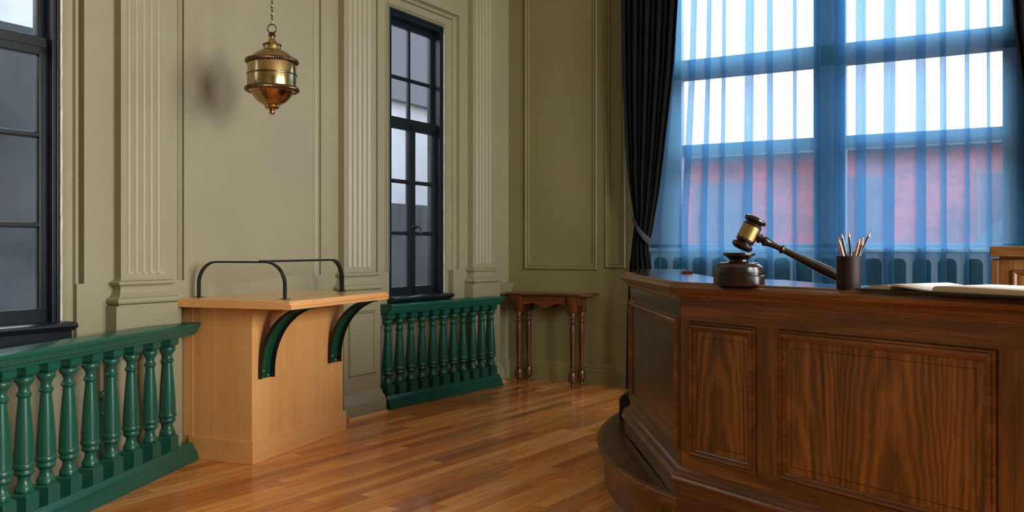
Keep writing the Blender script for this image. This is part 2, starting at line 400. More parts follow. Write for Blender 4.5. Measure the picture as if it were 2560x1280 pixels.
# above the openings
plan(lw, [(0, -9.9), (0, -3.69)]+gro(-3.69, -3.644)+gro(-2.60, -2.513)+gro(-1.966, -1.905)+[(0, -1.9)], 3.19, TOP)
plan(lw, [(0, -1.9), (0, .3)], 3.19, TOP)
plan(lw, [(0, -9.9), (0, W1[1]+CW)], HEAD, 3.19)
plan(lw, [(0, W1[1]+CW), (0, -3.69)]+gro(-3.69, -3.644)+gro(-2.60, -2.513)+gro(-1.966, -1.905)+[(0, W2[0]-.075), (-.055, W2[0]-.075), (-.055, W2[1]+.218), (0, W2[1]+.218), (0, .3)], HEAD, 3.19)
# below: apron niches under the windows, raised dado between them
NI = -.10
plan(lw, [(0, -9.9), (0, W1[0]-.09)]+[(-.05, W1[0]-.09), (-.05, W1[0])], .62, ZD)
plan(lw, [(-.055, W1[1]), (-.012, W1[1]), (-.008, W1[1]+.010), (-.022, W1[1]+.016), (-.016, W1[1]+.026), (-.026, W1[1]+.034), (-.020, W1[1]+.044), (-.030, W1[1]+.05), (-.03, W1[1]+.082), (-.05, W1[1]+.082), (0, W1[1]+.082), (0, W2[0]-.02), (-.05, W2[0]-.02), (-.05, W2[0])], .62, ZD)
plan(lw, [(-.055, W2[1]), (-.012, W2[1]), (-.008, W2[1]+.010), (-.022, W2[1]+.016), (-.016, W2[1]+.026), (-.026, W2[1]+.034), (-.030, W2[1]+.05), (-.03, W2[1]+.10), (-.05, W2[1]+.128), (0, W2[1]+.128), (0, .3)], .62, ZD)
plan(lw, [(0, -9.9), (0, -5.9), (NI, -5.9), (NI, -4.17), (0, -4.17), (0, -1.95), (NI, -1.95), (NI, -.76), (0, -.76), (0, .3)], 0, .62)
for a, b in (W1, W2): plan(lw, [(-.05, a), (-.05, b)], .62, SILL-.02)
wl = structure(wbuild(lw, 'wall_left', M['wall']))
# mitred head mouldings over the second window
mh = MB()
cp = [(0, -.056), (0, -.012), (.05, -.008), (.075, -.020), (.10, -.022), (.115, -.012), (.15, -.012), (.165, -.024), (.20, -.024), (.215, -.016), (.25, -.018), (.26, -.028), (.64, -.028), (.66, -.036), (.70, -.012), (.80, -.006), (.86, -.016), (.88, -.024), (.92, -.024), (.94, -.010), (.98, -.012), (1, -.03), (1, -.056)]
vs = []; fs = []
for t, o in cp: vs += [(o, W2[0]-.075*t, ZD), (o, W2[0]-.075*t, HEAD+.14*t), (o, W2[1]+.218*t, HEAD+.14*t), (o, W2[1]+.218*t, ZD)]
for k in range(len(cp)-1):
    for q in range(3): fs.append((k*4+q, k*4+q+1, k*4+q+5, k*4+q+4))
fs += [tuple(k*4 for k in range(len(cp))), tuple(k*4+3 for k in range(len(cp)))]
mh.add(vs, fs)
structure(wbuild(mh, 'trim_1', M['wall'], smooth=24))

# white unpainted plaster line along each jamb
for i, s in enumerate((W1[1], W2[1])):
    mb = MB(); zs = [SILL+.04+k*.05 for k in range(44)]
    vs = []
    for k, z in enumerate(zs):
        w = .004+.006*abs(math.sin(k*1.7)*math.cos(k*.61))
        vs += [(-.006, s+w, z), (-.006, s-.001, z), (-.05, s-.001, z)]
    fs = []
    for k in range(len(zs)-1):
        a, b = k*3, k*3+3
        fs += [(a, a+1, b+1, b), (a+1, a+2, b+2, b+1)]
    structure(mb.add(vs, fs) and wbuild(mb, 'trim_%d' % (i+2), M['plaster'], smooth=0, solid=.003))

# ---- sash windows
def sash_window(name, win, rows, meet, gx=-.085):
    a, b = win; w = wbuild(MB().box(-.15, a, SILL, -.02, a+.035, HEAD).box(-.15, b-.035, SILL, -.02, b, HEAD)
        .box(-.15, a, HEAD-.05, -.02, b, HEAD).box(-.15, a, SILL-.02, -.02, b, SILL+.03)
        .box(-.02, a, HEAD-.022, -.010, b, HEAD).box(-.02, b-.016, SILL, -.010, b, HEAD).box(-.02, a, SILL, -.010, a+.016, HEAD), name, M['sash'], bevel=.002, smooth=0)
    structure(w)
    c = (a+b)/2
    # lower pair of casement-like sashes and the upper sash
    def sash(nm, s0, s1, z0, z1, x0, x1, stile, bars, mid=None, low=.07):
        m = MB().box(x0, s0, z0, x1, s0+stile, z1).box(x0, s1-stile, z0, x1, s1, z1).box(x0, s0, z0, x1, s1, z0+low).box(x0, s0, z1-.045, x1, s1, z1)
        for z in bars: m.box(x0+.006, s0, z-.011, x1-.004, s1, z+.011).box(x0+.012, s0, z-.016, x1-.014, s1, z+.016)
        if mid: m.box(x0+.006, mid-.014, z0, x1-.004, mid+.014, z1)
        return m.build(nm, M['sash'], w, bevel=.003, smooth=0)
    o1 = sash('lower_sash', a+.035, c-.001, SILL+.03, meet[0]+.005, gx-.018, gx+.022, .040, rows[0])
    o2 = sash('lower_sash', c+.001, b-.035, SILL+.03, meet[0]+.005, gx-.018, gx+.022, .040, rows[0])
    o3 = sash('upper_sash', a+.035, b-.035, meet[0], HEAD-.05, gx-.040, gx-.004, .040, rows[1], c, meet[1]-meet[0])
    MB().box(gx-.004, a+.035, meet[0], gx+.024, b-.035, meet[1]).build('meeting_rail', M['sash'], w, bevel=.003, smooth=0)
    MB().box(gx-.002, a+.05, SILL+.06, gx+.002, c-.02, meet[0]).build('pane', M['glass'], o1, smooth=0)
    MB().box(gx-.002, c+.02, SILL+.06, gx+.002, b-.05, meet[0]).build('pane', M['glass'], o2, smooth=0)
    MB().box(gx-.024, a+.05, meet[1]-.02, gx-.020, b-.05, HEAD-.07).build('pane', M['glass'], o3, smooth=0)
    return w
def sill(win, parent, over=.045):
    a, b = win
    m = MB()
    pr = [(-.10, .0), (.060, -.006), (.072, -.012), (.074, -.024), (.066, -.034), (.05, -.038), (.044, -.046), (.02, -.05), (.02, -.11), (-.10, -.11)]
    m.extr([(x, z) for x, z in pr], (0, a-over, SILL+.036), (1, 0, 0), (0, 0, 1), (0, 1, 0), b-a+2*over)
    return m.build('window_sill', M['sash'], parent, bevel=.002)
w1 = sash_window('window_1', W1, ([1.32, 1.77], [2.70]), (2.21, 2.262))
w2 = sash_window('window_2', W2, ([1.325, 1.733], [2.555]), (2.185, 2.234))
sill(W1, w1); sill(W2, w2)
# sash fastener of the second window
c2 = (W2[0]+W2[1])/2
hd = MB().lathe([(.020, 0), (.020, .006), (.012, .010), (.010, .030), (.016, .034), (.014, .044), (.004, .048)], (-.063, c2, 1.375), (1, 0, 0), 20)
hd.tube([(-.02, c2, 1.375), (-.012, c2+.02, 1.376), (-.010, c2+.038, 1.365), (-.012, c2+.040, 1.33), (-.012, c2+.036, 1.318)], .0055, 10)
hd.build('sash_handle', M['black'], w2)

# ---- pilasters (fluted shaft, moulded base, plinth)
def pilaster(idx, s0, s1, plinth, panel=False):
    """shaft from s0..s1 at its front face"""
    c = (s0+s1)/2; hw = (s1-s0)/2; D = .055
    o = thing('trim_%d' % idx, '', '', WC, WALLROT); del o['label']; del o['category']; structure(o)
    # shaft with five flutes: plan profile
    w = 2*hw; m0 = .030; fw = (w-2*m0)/5
    prof = [(-.02, s0), (D, s0), (D, s0+m0)]
    z0, z1 = 1.075, TOP
    for k in range(5):
        a = s0+m0+k*fw
        prof += [(D, a+.004)]+[(D-.010*math.sin(PI*t/8), a+.005+(fw-.010)*t/8) for t in range(1, 8)]+[(D, a+fw-.004)]
    prof += [(D, s1), (-.02, s1)]
    mb = MB(); n = len(prof)
    flat = [(min(p[0], D) if p[0] < 0 else D, p[1]) for p in prof]
    # rounded flute ends by stacking plan slices
    zs = [1.035, 1.062]+[1.062+.022*(1-math.cos(PI/2*k/5)) for k in range(1, 6)]+[z1]
    vs = []; fs = []
    for j, z in enumerate(zs):
        k = 0 if j < 2 else (math.sin(PI/2*min(j-1, 5)/5) if j-1 <= 5 else 1)
        if j == len(zs)-1: k = 1
        for (x, y), (fx, fy) in zip(prof, flat): vs.append((fx+(x-fx)*k, y, z))
    for j in range(len(zs)-1):
        for i in range(n-1): fs.append((j*n+i, j*n+i+1, (j+1)*n+i+1, (j+1)*n+i))
    fs.append(tuple(range(n))); fs.append(tuple((len(zs)-1)*n+i for i in range(n)))
    mb.add(vs, fs).build('fluted_shaft', M['wall'], o, smooth=28)
    # moulded base swept round three sides
    path = [(-.02, s0, 0), (D, s0, 0), (D, s1, 0), (-.02, s1, 0)]
    pr = [(-.03, .895), (.040, .895), (.040, .903)]+[(.034+.018*math.sin(PI*t/8), .905+.036*(1-math.cos(PI*t/8))/2) for t in range(0, 9)]+[(.032, .944), (.026, .950), (.014, .965), (.010, .985), (.012, 1.0), (.022, 1.004)]
    pr += [(.022+.010*math.sin(PI*t/6), 1.006+.022*(1-math.cos(PI*t/6))/2) for t in range(0, 7)]+[(.010, 1.030), (.004, 1.036), (0, 1.045), (-.03, 1.045)]
    b = MB().sweep([(a, z) for a, z in pr], path, (0, 0, 1))
    b.box(-.02, s0, .895, D-.01, s1, 1.04)
    b.build('base_moulding', M['wall'], o, smooth=35)
    P0, P1 = plinth; PO = .092
    pl = MB().box(-.02, P0, .0, PO, P1, .897)
    pl.build('plinth', M['wall'], o, bevel=.002, smooth=0)
    if idx == 4: return o                          # the balustrade covers the foot of this one
    bp = [(0, 0), (.030, 0), (.030, .10), (.026, .108), (.022, .125), (.012, .140), (.010, .155), (.006, .160), (.004, .172), (0, .176)]
    MB().sweep(bp, [(-.0, P0, 0), (PO, P0, 0), (PO, P1, 0), (0, P1, 0)], (0, 0, 1)).build('plinth_foot', M['wall'], o, smooth=35)
    MB().sweep([(0, 0), (.018, 0), (.016, .012), (.008, .018), (0, .018)], [(PO+.03, P0, 0), (PO+.03, P1+.03, 0)], (0, 0, 1)).build('shoe_strip', M['maple_y'], o, label='bare wood quarter-round strip along the floor')
    if panel:
        z0, z1, a0, a1 = .30, .765, P0+.05, P1-.055
        fr = [(0, 0), (.0, .010), (.008, .018), (.016, .010), (.020, .014), (.028, .004), (.028, 0)]
        pth = [(PO, a0, z0), (PO, a1, z0), (PO, a1, z1), (PO, a0, z1)]
        MB().sweep([(-a, b) for a, b in fr], pth, (1, 0, 0), closed=True).build('panel_moulding', M['wall'], o, smooth=35)
    return o
pilaster(4, -4.088, -3.80, (-4.14, -3.735))
pilaster(5, -2.34, -2.02, (-2.385, -1.985), True)
pilaster(6, -.691, -.368, (-.745, -.305))

# chair rail beside the corner and baseboards of the side wall
cr = [(0, .775), (.020, .775), (.022, .79), (.030, .80), (.034, .83), (.044, .842), (.046, .858), (.060, .862), (.062, .876), (.04, .886), (0, .89)]
structure(wbuild(MB().sweep(cr, [(0, -.31, 0), (0, -.0, 0)], (0, 0, 1)), 'trim_7', M['wall']))
bb = [(0, 0), (.026, 0), (.026, .128), (.020, .136), (.022, .150), (.014, .158), (.010, .176), (0, .182)]
mbb = MB()
mbb.sweep(bb, [(0, -.76, 0), (0, 0, 0)], (0, 0, 1))
mbb.sweep(bb, [(NI, -1.95, 0), (NI, -.76, 0)], (0, 0, 1))
mbb.sweep(bb, [(NI, -5.9, 0), (NI, -4.17, 0)], (0, 0, 1))
structure(wbuild(mbb, 'baseboard_left', M['wall']))

# ---- end wall with the wide window
BX0, BX1, BZ0, BZ1 = -2.62, .40, 1.205, 3.75
bw = MB()
bw.box(-4.3, YB, 0, BX0, YB+.25, TOP).box(BX1, YB, 0, XR+.3, YB+.25, TOP).box(BX0, YB, BZ1, BX1, YB+.25, TOP).box(BX0, YB+.06, 0, BX1, YB+.25, BZ0)
structure(bw.build('wall_back', M['wall_shaded'], smooth=0))
structure(MB().sweep(bb, [(-4.01, YB, 0), (BX0, YB, 0)], (0, 0, 1)).sweep(bb, [(BX1, YB, 0), (XR, YB, 0)], (0, 0, 1)).build('baseboard_back', M['wall_shaded']))
fr = [(0, 0), (0, .012), (.010, .022), (.018, .018), (.022, .010), (.034, .008), (.038, .014), (.046, .010), (.046, 0)]
def wall_panel(name, x0, x1, z0, z1):
    return structure(MB().sweep(fr, [(x0, YB, z0), (x0, YB, z1), (x1, YB, z1), (x1, YB, z0)], (0, -1, 0), closed=True).build(name, M['wall_shaded']))
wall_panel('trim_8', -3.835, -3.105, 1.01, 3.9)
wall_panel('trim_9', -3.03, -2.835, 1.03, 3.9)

# window joinery
mb = MB()
FY0, FY1 = YB+.02, YB+.10
for x0, x1 in ((BX0, -2.345), (-1.275, -1.035), (.020, BX1)): mb.box(x0, FY0, BZ0, x1, FY1, BZ1)
mb.box(BX0, FY0, 2.625, BX1, FY1, 2.79).box(BX0, FY0+.01, 1.985, BX1, FY1, 2.075).box(BX0, FY0, BZ0, BX1, FY1, BZ0+.035).box(BX0, FY0, BZ1-.08, BX1, FY1, BZ1)
wb = structure(mb.build('window_3', M['winframe'], bevel=.003, smooth=0))
for x0, x1 in ((-2.36, -1.26), (-1.05, .035)):
    for z0, z1 in ((1.22, 2.0), (2.06, 2.64), (2.78, 3.7)):
        MB().box(x0, FY0+.03, z0, x1, FY0+.036, z1).build('pane', M['clear'], wb, smooth=0)
MB().box(BX0, YB-.05, BZ0-.03, BX1, YB+.10, BZ0).build('window_sill', M['dado'], wb, bevel=.004, smooth=0)

# arched radiator grille under the window
rc = thing('radiator_cover', 'pale radiator cover with a row of arched openings under the wide window', 'radiator cover', (0, 0, 0))
m = MB(); n = 0
ay0, ay1 = YB-.02, YB+.0
pitch, aw = .168, .125; x = BX0+.02; at = 1.128
edges = []
while x+pitch < BX1: edges.append(x); x += pitch
for e in edges:
    cx = e+pitch/2; r = aw/2; rr = .045
    ztop = at
    # rounded opening outline from lower left, over the arch, lower right
    o_ = [(cx-r, .12)]+[(cx-r, ztop-rr)]+[(cx-r+rr*(1-math.cos(t*PI/12)), ztop-rr+rr*math.sin(t*PI/12)) for t in range(1, 7)]+[(cx+r-rr*(1-math.sin(t*PI/12)), ztop-rr+rr*math.cos(t*PI/12)) for t in range(0, 7)]+[(cx+r, .12)]
    poly = [(e, .12), (e, BZ0-.031)]+[(e+pitch, BZ0-.031), (e+pitch, .12)]
    loop = [(e, .12), (e, BZ0-.031), (e+pitch, BZ0-.031), (e+pitch, .12)]+list(reversed(o_))
    m.extr(loop, (0, ay1, 0), (1, 0, 0), (0, 0, 1), (0, -1, 0), .02)
m.box(edges[0], ay0, .0, edges[-1]+pitch, ay1, .121)
m.build('grille_panel', M['dado'], rc, smooth=0)
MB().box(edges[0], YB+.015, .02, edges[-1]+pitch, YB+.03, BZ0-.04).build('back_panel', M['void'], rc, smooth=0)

# ---- walls outside the picture (they close the room and carry its other windows)
wr = MB(); RW = [(1.0, 2.5), (3.3, 4.8)]; RZ0, RZ1 = 1.0, 3.5
ys = [YN]+[v for w in RW for v in w]+[YB]
for i in range(0, len(ys), 2): wr.box(XR, ys[i], 0, XR+.2, ys[i+1], TOP)
for a, b in RW: wr.box(XR, a, 0, XR+.2, b, RZ0).box(XR, a, RZ1, XR+.2, b, TOP)
structure(wr.build('wall_right', M['wall'], smooth=0))
structure(MB().box(-5.2, YN-.2, 0, XR+.2, YN, TOP).build('wall_front', M['wall'], smooth=0))
for i, (a, b) in enumerate(RW):
    m = MB()
    for y in (a, (a+b)/2-.02, b-.05): m.box(XR+.04, y, RZ0, XR+.09, y+.05, RZ1)
    for z in (RZ0, 1.6, 2.2, 2.8, RZ1-.05): m.box(XR+.04, a, z, XR+.09, b, z+.045)
    structure(m.build('window_%d' % (i+4), M['sash'], smooth=0))

# ------------------------------------------------------------------ balustrades
BAL = [(.038, 0), (.039, .012), (.036, .018), (.026, .034), (.0245, .048), (.027, .058), (.036, .064), (.041, .072), (.037, .081), (.036, .084), (.043, .092), (.0455, .0995), (.043, .108), (.040, .112),
       (.041, .118), (.0405, .145), (.037, .2), (.031, .28), (.0245, .345), (.0225, .368), (.025, .371), (.031, .378), (.031, .383), (.026, .388), (.0215, .398), (.0225, .412), (.030, .424), (.037, .432), (.040, .440), (.038, .447), (.034, .452)]
def make_balustrade(name, label, a, b, xs):
    """a, b: front foot line ends on the floor; runs from a to b"""
    a = Vector(a+(0,)); b = Vector(b+(0,)); L = (b-a).length; ang = math.atan2((b-a).y, (b-a).x)
    t = thing(name, label, 'balustrade', a, ang, 'painted balustrades along the window wall')
    # local: x along, y negative... front is the side of -y (room side), body towards +y
    foot = [(0, 0), (0, .020), (-.004, .024), (-.006, .040), (-.014, .046), (-.016, .060), (-.026, .066), (-.030, .080), (-.036, .088), (-.040, .098), (-.148, .098), (-.148, 0)]
    MB().extr([(-q, z) for q, z in foot], (0, 0, 0), (0, 1, 0), (0, 0, 1), (1, 0, 0), L).build('foot_rail', M['green'], t, smooth=24)
    cap = [(-.034, .712), (-.024, .712), (-.024, .719), (-.016, .720), (-.015, .727), (-.007, .733), (-.002, .743), (-.001, .752), (.007, .753), (.008, .760), (.014, .764), (.015, .773), (.010, .780), (.002, .783), (-.150, .783), (-.158, .776), (-.158, .760), (-.148, .740), (-.132, .722), (-.130, .712)]
    MB().extr([(-q, z) for q, z in cap], (0, 0, 0), (0, 1, 0), (0, 0, 1), (1, 0, 0), L).build('hand_rail', M['green'], t, smooth=24)
    yc = .084; h = .040; BZ = (.662-.182)/.452
    bal = None
    for x in xs:
        if bal is None:
            bb_ = MB().lathe([(r_, t_*BZ) for r_, t_ in BAL], (0, 0, .182), (0, 0, 1), 28)
            ch = .018
            # lower block with arched top, upper block with chamfered bottom
            bb_.box(-h, -h, .097, h, h, .168).add([(-h,-h,.168),(h,-h,.168),(h,h,.168),(-h,h,.168),(-h*.62,-h*.62,.183),(h*.62,-h*.62,.183),(h*.62,h*.62,.183),(-h*.62,h*.62,.183)], [(0,1,5,4),(1,2,6,5),(2,3,7,6),(3,0,4,7),(4,5,6,7)])
            bb_.box(-h, -h, .677, h, h, .714).add([(-h,-h,.677),(h,-h,.677),(h,h,.677),(-h,h,.677),(-h*.66,-h*.66,.661),(h*.66,-h*.66,.661),(h*.66,h*.66,.661),(-h*.66,h*.66,.661)], [(0,1,5,4),(1,2,6,5),(2,3,7,6),(3,0,4,7),(4,5,6,7)])
            bal = bb_.build('baluster', M['green'], t, loc=(x, yc, 0), smooth=35)
        else:
            c = bal.copy(); COL.objects.link(c); c.parent = t; c.location = (x, yc, 0)
    return t
make_balustrade('balustrade', 'dark green turned balustrade running along the wall to the wooden stand, nearest the camera', (-3.245, 1.55), (-3.975, 3.46), [0.055, 0.19, 0.325, 0.46, 0.595, 0.73, 0.868, 1.019, 1.179, 1.343, 1.513, 1.686, 1.865])
make_balustrade('balustrade', 'dark green turned balustrade beyond the wooden stand, under the narrow window', (-3.955, 5.225), (-3.80, 6.64), [.055+.130*i for i in range(11)])

# ------------------------------------------------------------------ wooden stand (counter on a panelled box)
PA = math.atan2(-.160, -.987)                 # local x points to the wall
E1 = Vector((-math.cos(math.radians(9.2)), -math.sin(math.radians(9.2)), 0)); E2 = Vector((-math.sin(math.radians(9.2)), math.cos(math.radians(9.2)), 0))
# use a frame with local x = away from wall (into room) so the frame is right handed: x = -E1, y = E2
st = thing('lectern', 'light maple stand with a moulded counter top and black rail, against the wall', 'lectern', (-3.614, 3.52, 0), math.radians(9.2))
CZ = .92
MB().box(-.492, .018, .0, -.018, .985, CZ-.05).build('body', M['maple'], st, bevel=.002, smooth=0)
MB().box(-.44, 0, 0, 0, 1.0, .128).build('plinth', M['maple_y'], st, bevel=.003, smooth=0)
MB().box(-.492, .0155, .128, -.42, .03, CZ-.05).build('corner_strip', M['maple'], st, bevel=.002, smooth=0)
c = MB().box(-.495, -.105, CZ-.046, .285, .985, CZ)
c.build('counter_top', M['maple_y'], st, bevel=.002, smooth=0)
nose = [(0, -.046), (.034, -.046), (.036, -.044), (.036, -.037), (.032, -.035), (.031, -.033), (.036, -.030), (.039, -.026), (.037, -.022), (.030, -.0195), (.028, -.0185), (.025, -.013), (.022, -.010), (.023, -.008), (.027, -.006), (.026, -.002), (.021, 0), (0, 0)]
MB().extr(nose, (.285, -.105, CZ), (1, 0, 0), (0, 0, 1), (0, 1, 0), 1.09).build('counter_nosing', M['maple_y'], st, smooth=22)
# curved steel brackets
def bracket(y0):
    b = MB(); R, wd, th, HB = .30, .095, .007, .375
    zt, xb = CZ-.048, -.016
    def ring(b, d1, d2, y0, y1, taper=False):
        n = 24; vs = []; fs = []
        for i in range(n+1):
            a = PI/2*i/n; k = (max(0, math.cos(a))**.6) if taper else 1
            for dd in (d1*k if taper else d1, d2):
                r = R-dd
                x = xb+.003+R-r*math.cos(a); z = zt-HB+(r/R)*HB*math.sin(a)
                for y in (y0, y1): vs.append((x, y, z))
        for i in range(n):
            k = i*4
            fs += [(k, k+1, k+5, k+4), (k+2, k+6, k+7, k+3), (k, k+4, k+6, k+2), (k+1, k+3, k+7, k+5)]
        fs += [(0, 2, 3, 1), (n*4, n*4+1, n*4+3, n*4+2)]
        b.add(vs, fs)
    ring(b, th, 0, y0, y0+wd)
    b.box(xb, y0, zt-HB-.03, xb+th, y0+wd, zt-HB+.003)
    o = b.build('bracket', M['greenflat'], st, smooth=35)
    for ya, dp in ((y0-.004, .020), (y0+wd, .036)):
        fl = MB(); ring(fl, dp, -.003, ya, ya+.004, True)
        fl.box(xb, ya, zt-HB-.03, xb+dp+.003, ya+.004, zt-HB+.003).build('bracket_flange', M['black'], o, smooth=35, label='black edge of the bracket')
    for yy, zz in ((.016, -HB-.022), (.078, -HB-.018), (.034, -HB+.012)):
        MB().lathe([(.006, 0), (.006, .003), (.003, .006)], (xb+th, y0+yy, zt+zz), (1, 0, 0), 10).build('screw', M['steel'], o)
    return o
bracket(.075); bracket(.80)
# black bar rail
def flatbar(pts, w, t, side):
    """flat bar along pts; side = width direction"""
    pts = [Vector(p) for p in pts]; side = Vector(side).normalized(); vs = []; fs = []
    for j, p in enumerate(pts):
        a = pts[max(j-1, 0)]; b = pts[min(j+1, len(pts)-1)]; tn = (b-a).normalized(); nn = tn.cross(side).normalized()
        for sx, sy in ((-1, -1), (1, -1), (1, 1), (-1, 1)): vs.append(p+side*sx*w/2+nn*sy*t/2)
    for j in range(len(pts)-1):
        for i in range(4): fs.append((j*4+i, j*4+(i+1)%4, j*4+4+(i+1)%4, j*4+4+i))
    fs += [(0, 1, 2, 3), tuple((len(pts)-1)*4+i for i in range(4))]
    return MB().add(vs, fs)
HT, RR = CZ+.205, .125
xa, xb_, yh = -.42, .165, .065
pts = [(xa, yh, CZ+.003), (xa, yh, HT-RR)]+[(xa+RR-RR*math.cos(t*PI/20), yh, HT-RR+RR*math.sin(t*PI/20)) for t in range(1, 11)]+[(xb_-RR+RR*math.sin(t*PI/20), yh, HT-RR+RR*math.cos(t*PI/20)) for t in range(0, 11)]+[(xb_, yh, CZ+.003)]
rail = flatbar(pts, .022, .010, (0, 1, 0)).build('rail_hoop', M['black'], st, smooth=40)
xr_, yr_ = xb_-RR-.035, .93
pts = [(xr_, yh, HT+.004), (xr_, yr_-RR, HT+.004)]+[(xr_, yr_-RR+RR*math.sin(t*PI/20), HT+.004-RR+RR*math.cos(t*PI/20)) for t in range(1, 11)]+[(xr_, yr_, CZ+.003)]
flatbar(pts, .026, .012, (1, 0, 0)).build('rail_bar', M['black'], st, smooth=40)
for x, y in ((xa, yh), (xb_, yh), (xr_, yr_)):
    MB().box(x-.022, y-.022, CZ, x+.022, y+.022, CZ+.003).build('foot_plate', M['black'], st, smooth=0)

# green valve on the wall behind the near balustrade
vt = thing('pipe_valve', 'small green painted valve with a round knob on the wall behind the near balustrade', 'valve', WC+WD*(-4.02-.18)+WN*-.0, WALLROT)
vt.location = WC+WD*(-4.215)
MB().lathe([(.006, .0), (.008, .02), (.02, .024), (.026, .034), (.024, .046), (.012, .054)], (0, .04, .435), (1, 0, 0), 20).build('knob', M['green'], vt)
MB().box(0, .014, .310, .026, .062, .366).lathe([(.010, 0), (.010, .012), (.004, .015)], (.026, .038, .338), (1, 0, 0), 14).build('valve_body', M['green'], vt, smooth=35)
MB().tube([(.012, .04, .02), (.012, .04, .435)], .009, 10).build('pipe', M['green'], vt)

# ------------------------------------------------------------------ corner table
tb = thing('side_table', 'small reddish wooden table with turned legs in the corner', 'table', (-3.49, 6.94, 0), 0)
TH = .812
hx, hy, cc = .405, .125, .055
oct_ = [(-hx+cc, -hy), (hx-cc, -hy), (hx, -hy+cc*.9), (hx, hy), (-hx, hy), (-hx, -hy+cc*.9)]
tp = MB().sweep([(-.03, -.026), (.0, -.026), (.012, -.020), (.013, -.010), (.006, -.004), (0, 0), (-.03, 0)], [(x, y, TH) for x, y in oct_], (0, 0, 1), closed=True)
tp.prism(oct_, TH-.0255, TH-.0002)
tp.build('table_top', M['mahog_x'], tb, smooth=35)
LP = [(-.265, -.095), (.265, -.095), (.265, .09), (-.265, .09)]
legp = [(.014, 0), (.015, .012), (.012, .022), (.016, .028), (.030, .040), (.036, .065), (.036, .10), (.030, .125), (.018, .135), (.024, .142), (.024, .150), (.018, .158), (.019, .172), (.026, .178), (.026, .186), (.019, .192), (.019, .22), (.026, .40), (.027, .5), (.022, .535), (.022, .545), (.030, .551), (.030, .559), (.022, .565), (.021, .580), (.027, .588), (.028, .600), (.021, .606), (.020, .622), (.028, .630), (.026, .642)]
lg = None
for x, y in LP:
    if lg is None:
        lg = MB().lathe(legp, (0, 0, 0), (0, 0, 1), 24).box(-.034, -.034, .64, .034, .034, TH-.026).build('leg', M['mahog'], tb, loc=(x, y, 0), smooth=35)
    else:
        q = lg.copy(); COL.objects.link(q); q.parent = tb; q.location = (x, y, 0)
ap = [(-.231, TH-.026), (.231, TH-.026), (.231, .70)]+[(.231-.462*i/40, .70+.010*math.sin(PI*i/40) - .030*math.exp(-((i-20)/5.0)**2)+.014*math.exp(-((i-9)/4.0)**2)+.014*math.exp(-((i-31)/4.0)**2)) for i in range(1, 40)]+[(-.231, .70)]
MB().extr(ap, (0, -.105, 0), (1, 0, 0), (0, 0, 1), (0, 1, 0), .02).build('apron', M['mahog_x'], tb, smooth=0)
MB().extr(ap, (0, .085, 0), (1, 0, 0), (0, 0, 1), (0, 1, 0), .02).build('apron', M['mahog_x'], tb, smooth=0)
for sx in (-1, 1): MB().box(sx*.275-.01, -.065, .70, sx*.275+.01, .06, TH-.026).build('apron', M['mahog_x'], tb, smooth=0)

# ------------------------------------------------------------------ judge's desk
VF = Vector((.8939, -.4482, 0)); VL = Vector((-.5129, .8585, 0))
FA = math.atan2(VF.y, VF.x); LA = math.atan2(-VL.y, -VL.x)      # local x axes: front along VF; left wing along -VL (towards the corner)
BC = Vector((-1.113, 3.392, 0))
ZT, ZP, ZS = 1.067, .31, .20
desk = thing('judge_desk', 'large dark oak panelled desk with angled end, in the right foreground', 'desk', BC, FA)
def lf(p):                                     # world -> desk local (rotation FA about BC)
    d = Vector((p[0], p[1], 0))-BC
    return (d.x*math.cos(FA)+d.y*math.sin(FA), -d.x*math.sin(FA)+d.y*math.cos(FA))
LW = 1.23; FL = 2.1
leftend = BC+VL*LW
body = [lf(BC), (FL, 0), (FL, .62), lf((-.52, 3.36)), lf((-.80, 3.78)), lf((-1.16, 3.95)), lf((-1.50, 4.62)), lf((-1.78, 5.45)), lf((-2.02, 5.35)), lf(leftend)]
# carcass core slightly inside the faces
MB().prism(body, ZP, ZT-.075).build('carcass', M['oak_z'], desk, smooth=0)
MB().box(-.0, -.006, ZP, FL, 0, .385).build('bottom_rail', M['oak_x'], desk, smooth=0); MB().box(0, -.006, .915, FL, 0, ZT-.075).build('top_rail', M['oak_x'], desk, smooth=0)
# wing: own frame
def wingpart(mb, name, mat, **kw): return mb.build(name, mat, desk, loc=(leftloc[0], leftloc[1], 0), rz=LA-FA, **kw)
leftloc = lf(leftend)
# counter top slab and its moulded edge
ov = .022
fr_pts = [lf(leftend+VL*.02+Vector((-.8585, -.5129, 0))*ov), None, (FL, -ov)]
n1, n2 = Vector((-.4482, -.8939, 0)), Vector((-.8585, -.5129, 0))
cor = BC+(n1+n2)/(1+n1.dot(n2))*ov
fr_pts[1] = lf(cor)
slab = [fr_pts[1], fr_pts[2], (FL, .62), lf((-.518, 3.40)), lf((-.805, 3.83)), lf((-1.155, 4.0)), lf((-1.50, 4.70)), lf((-1.80, 5.55)), lf((-2.10, 5.50)), fr_pts[0]]
MB().prism(slab, ZT-.03, ZT).build('desk_top', M['oak_top'], desk, smooth=0, label='polished dark wood top reflecting the window')
edge = [(-.02, -.078), (-.016, -.078), (-.015, -.072), (-.011, -.070), (-.011, -.066), (-.006, -.062), (-.006, -.057), (.000, -.056), (.004, -.049), (.010, -.046), (.011, -.042), (.020, -.041), (.028, -.036), (.033, -.028), (.034, -.020), (.030, -.012), (.022, -.007), (.016, -.006), (.015, -.001), (.010, .002), (-.004, .002), (-.006, .0), (-.02, 0)]
pth = [Vector((*lf(leftend+VL*.02-Vector((-.8585, -.5129, 0))*.03+VL*.012), ZT)), Vector((*fr_pts[0], ZT)), Vector((*fr_pts[1], ZT)), Vector((*fr_pts[2], ZT))]
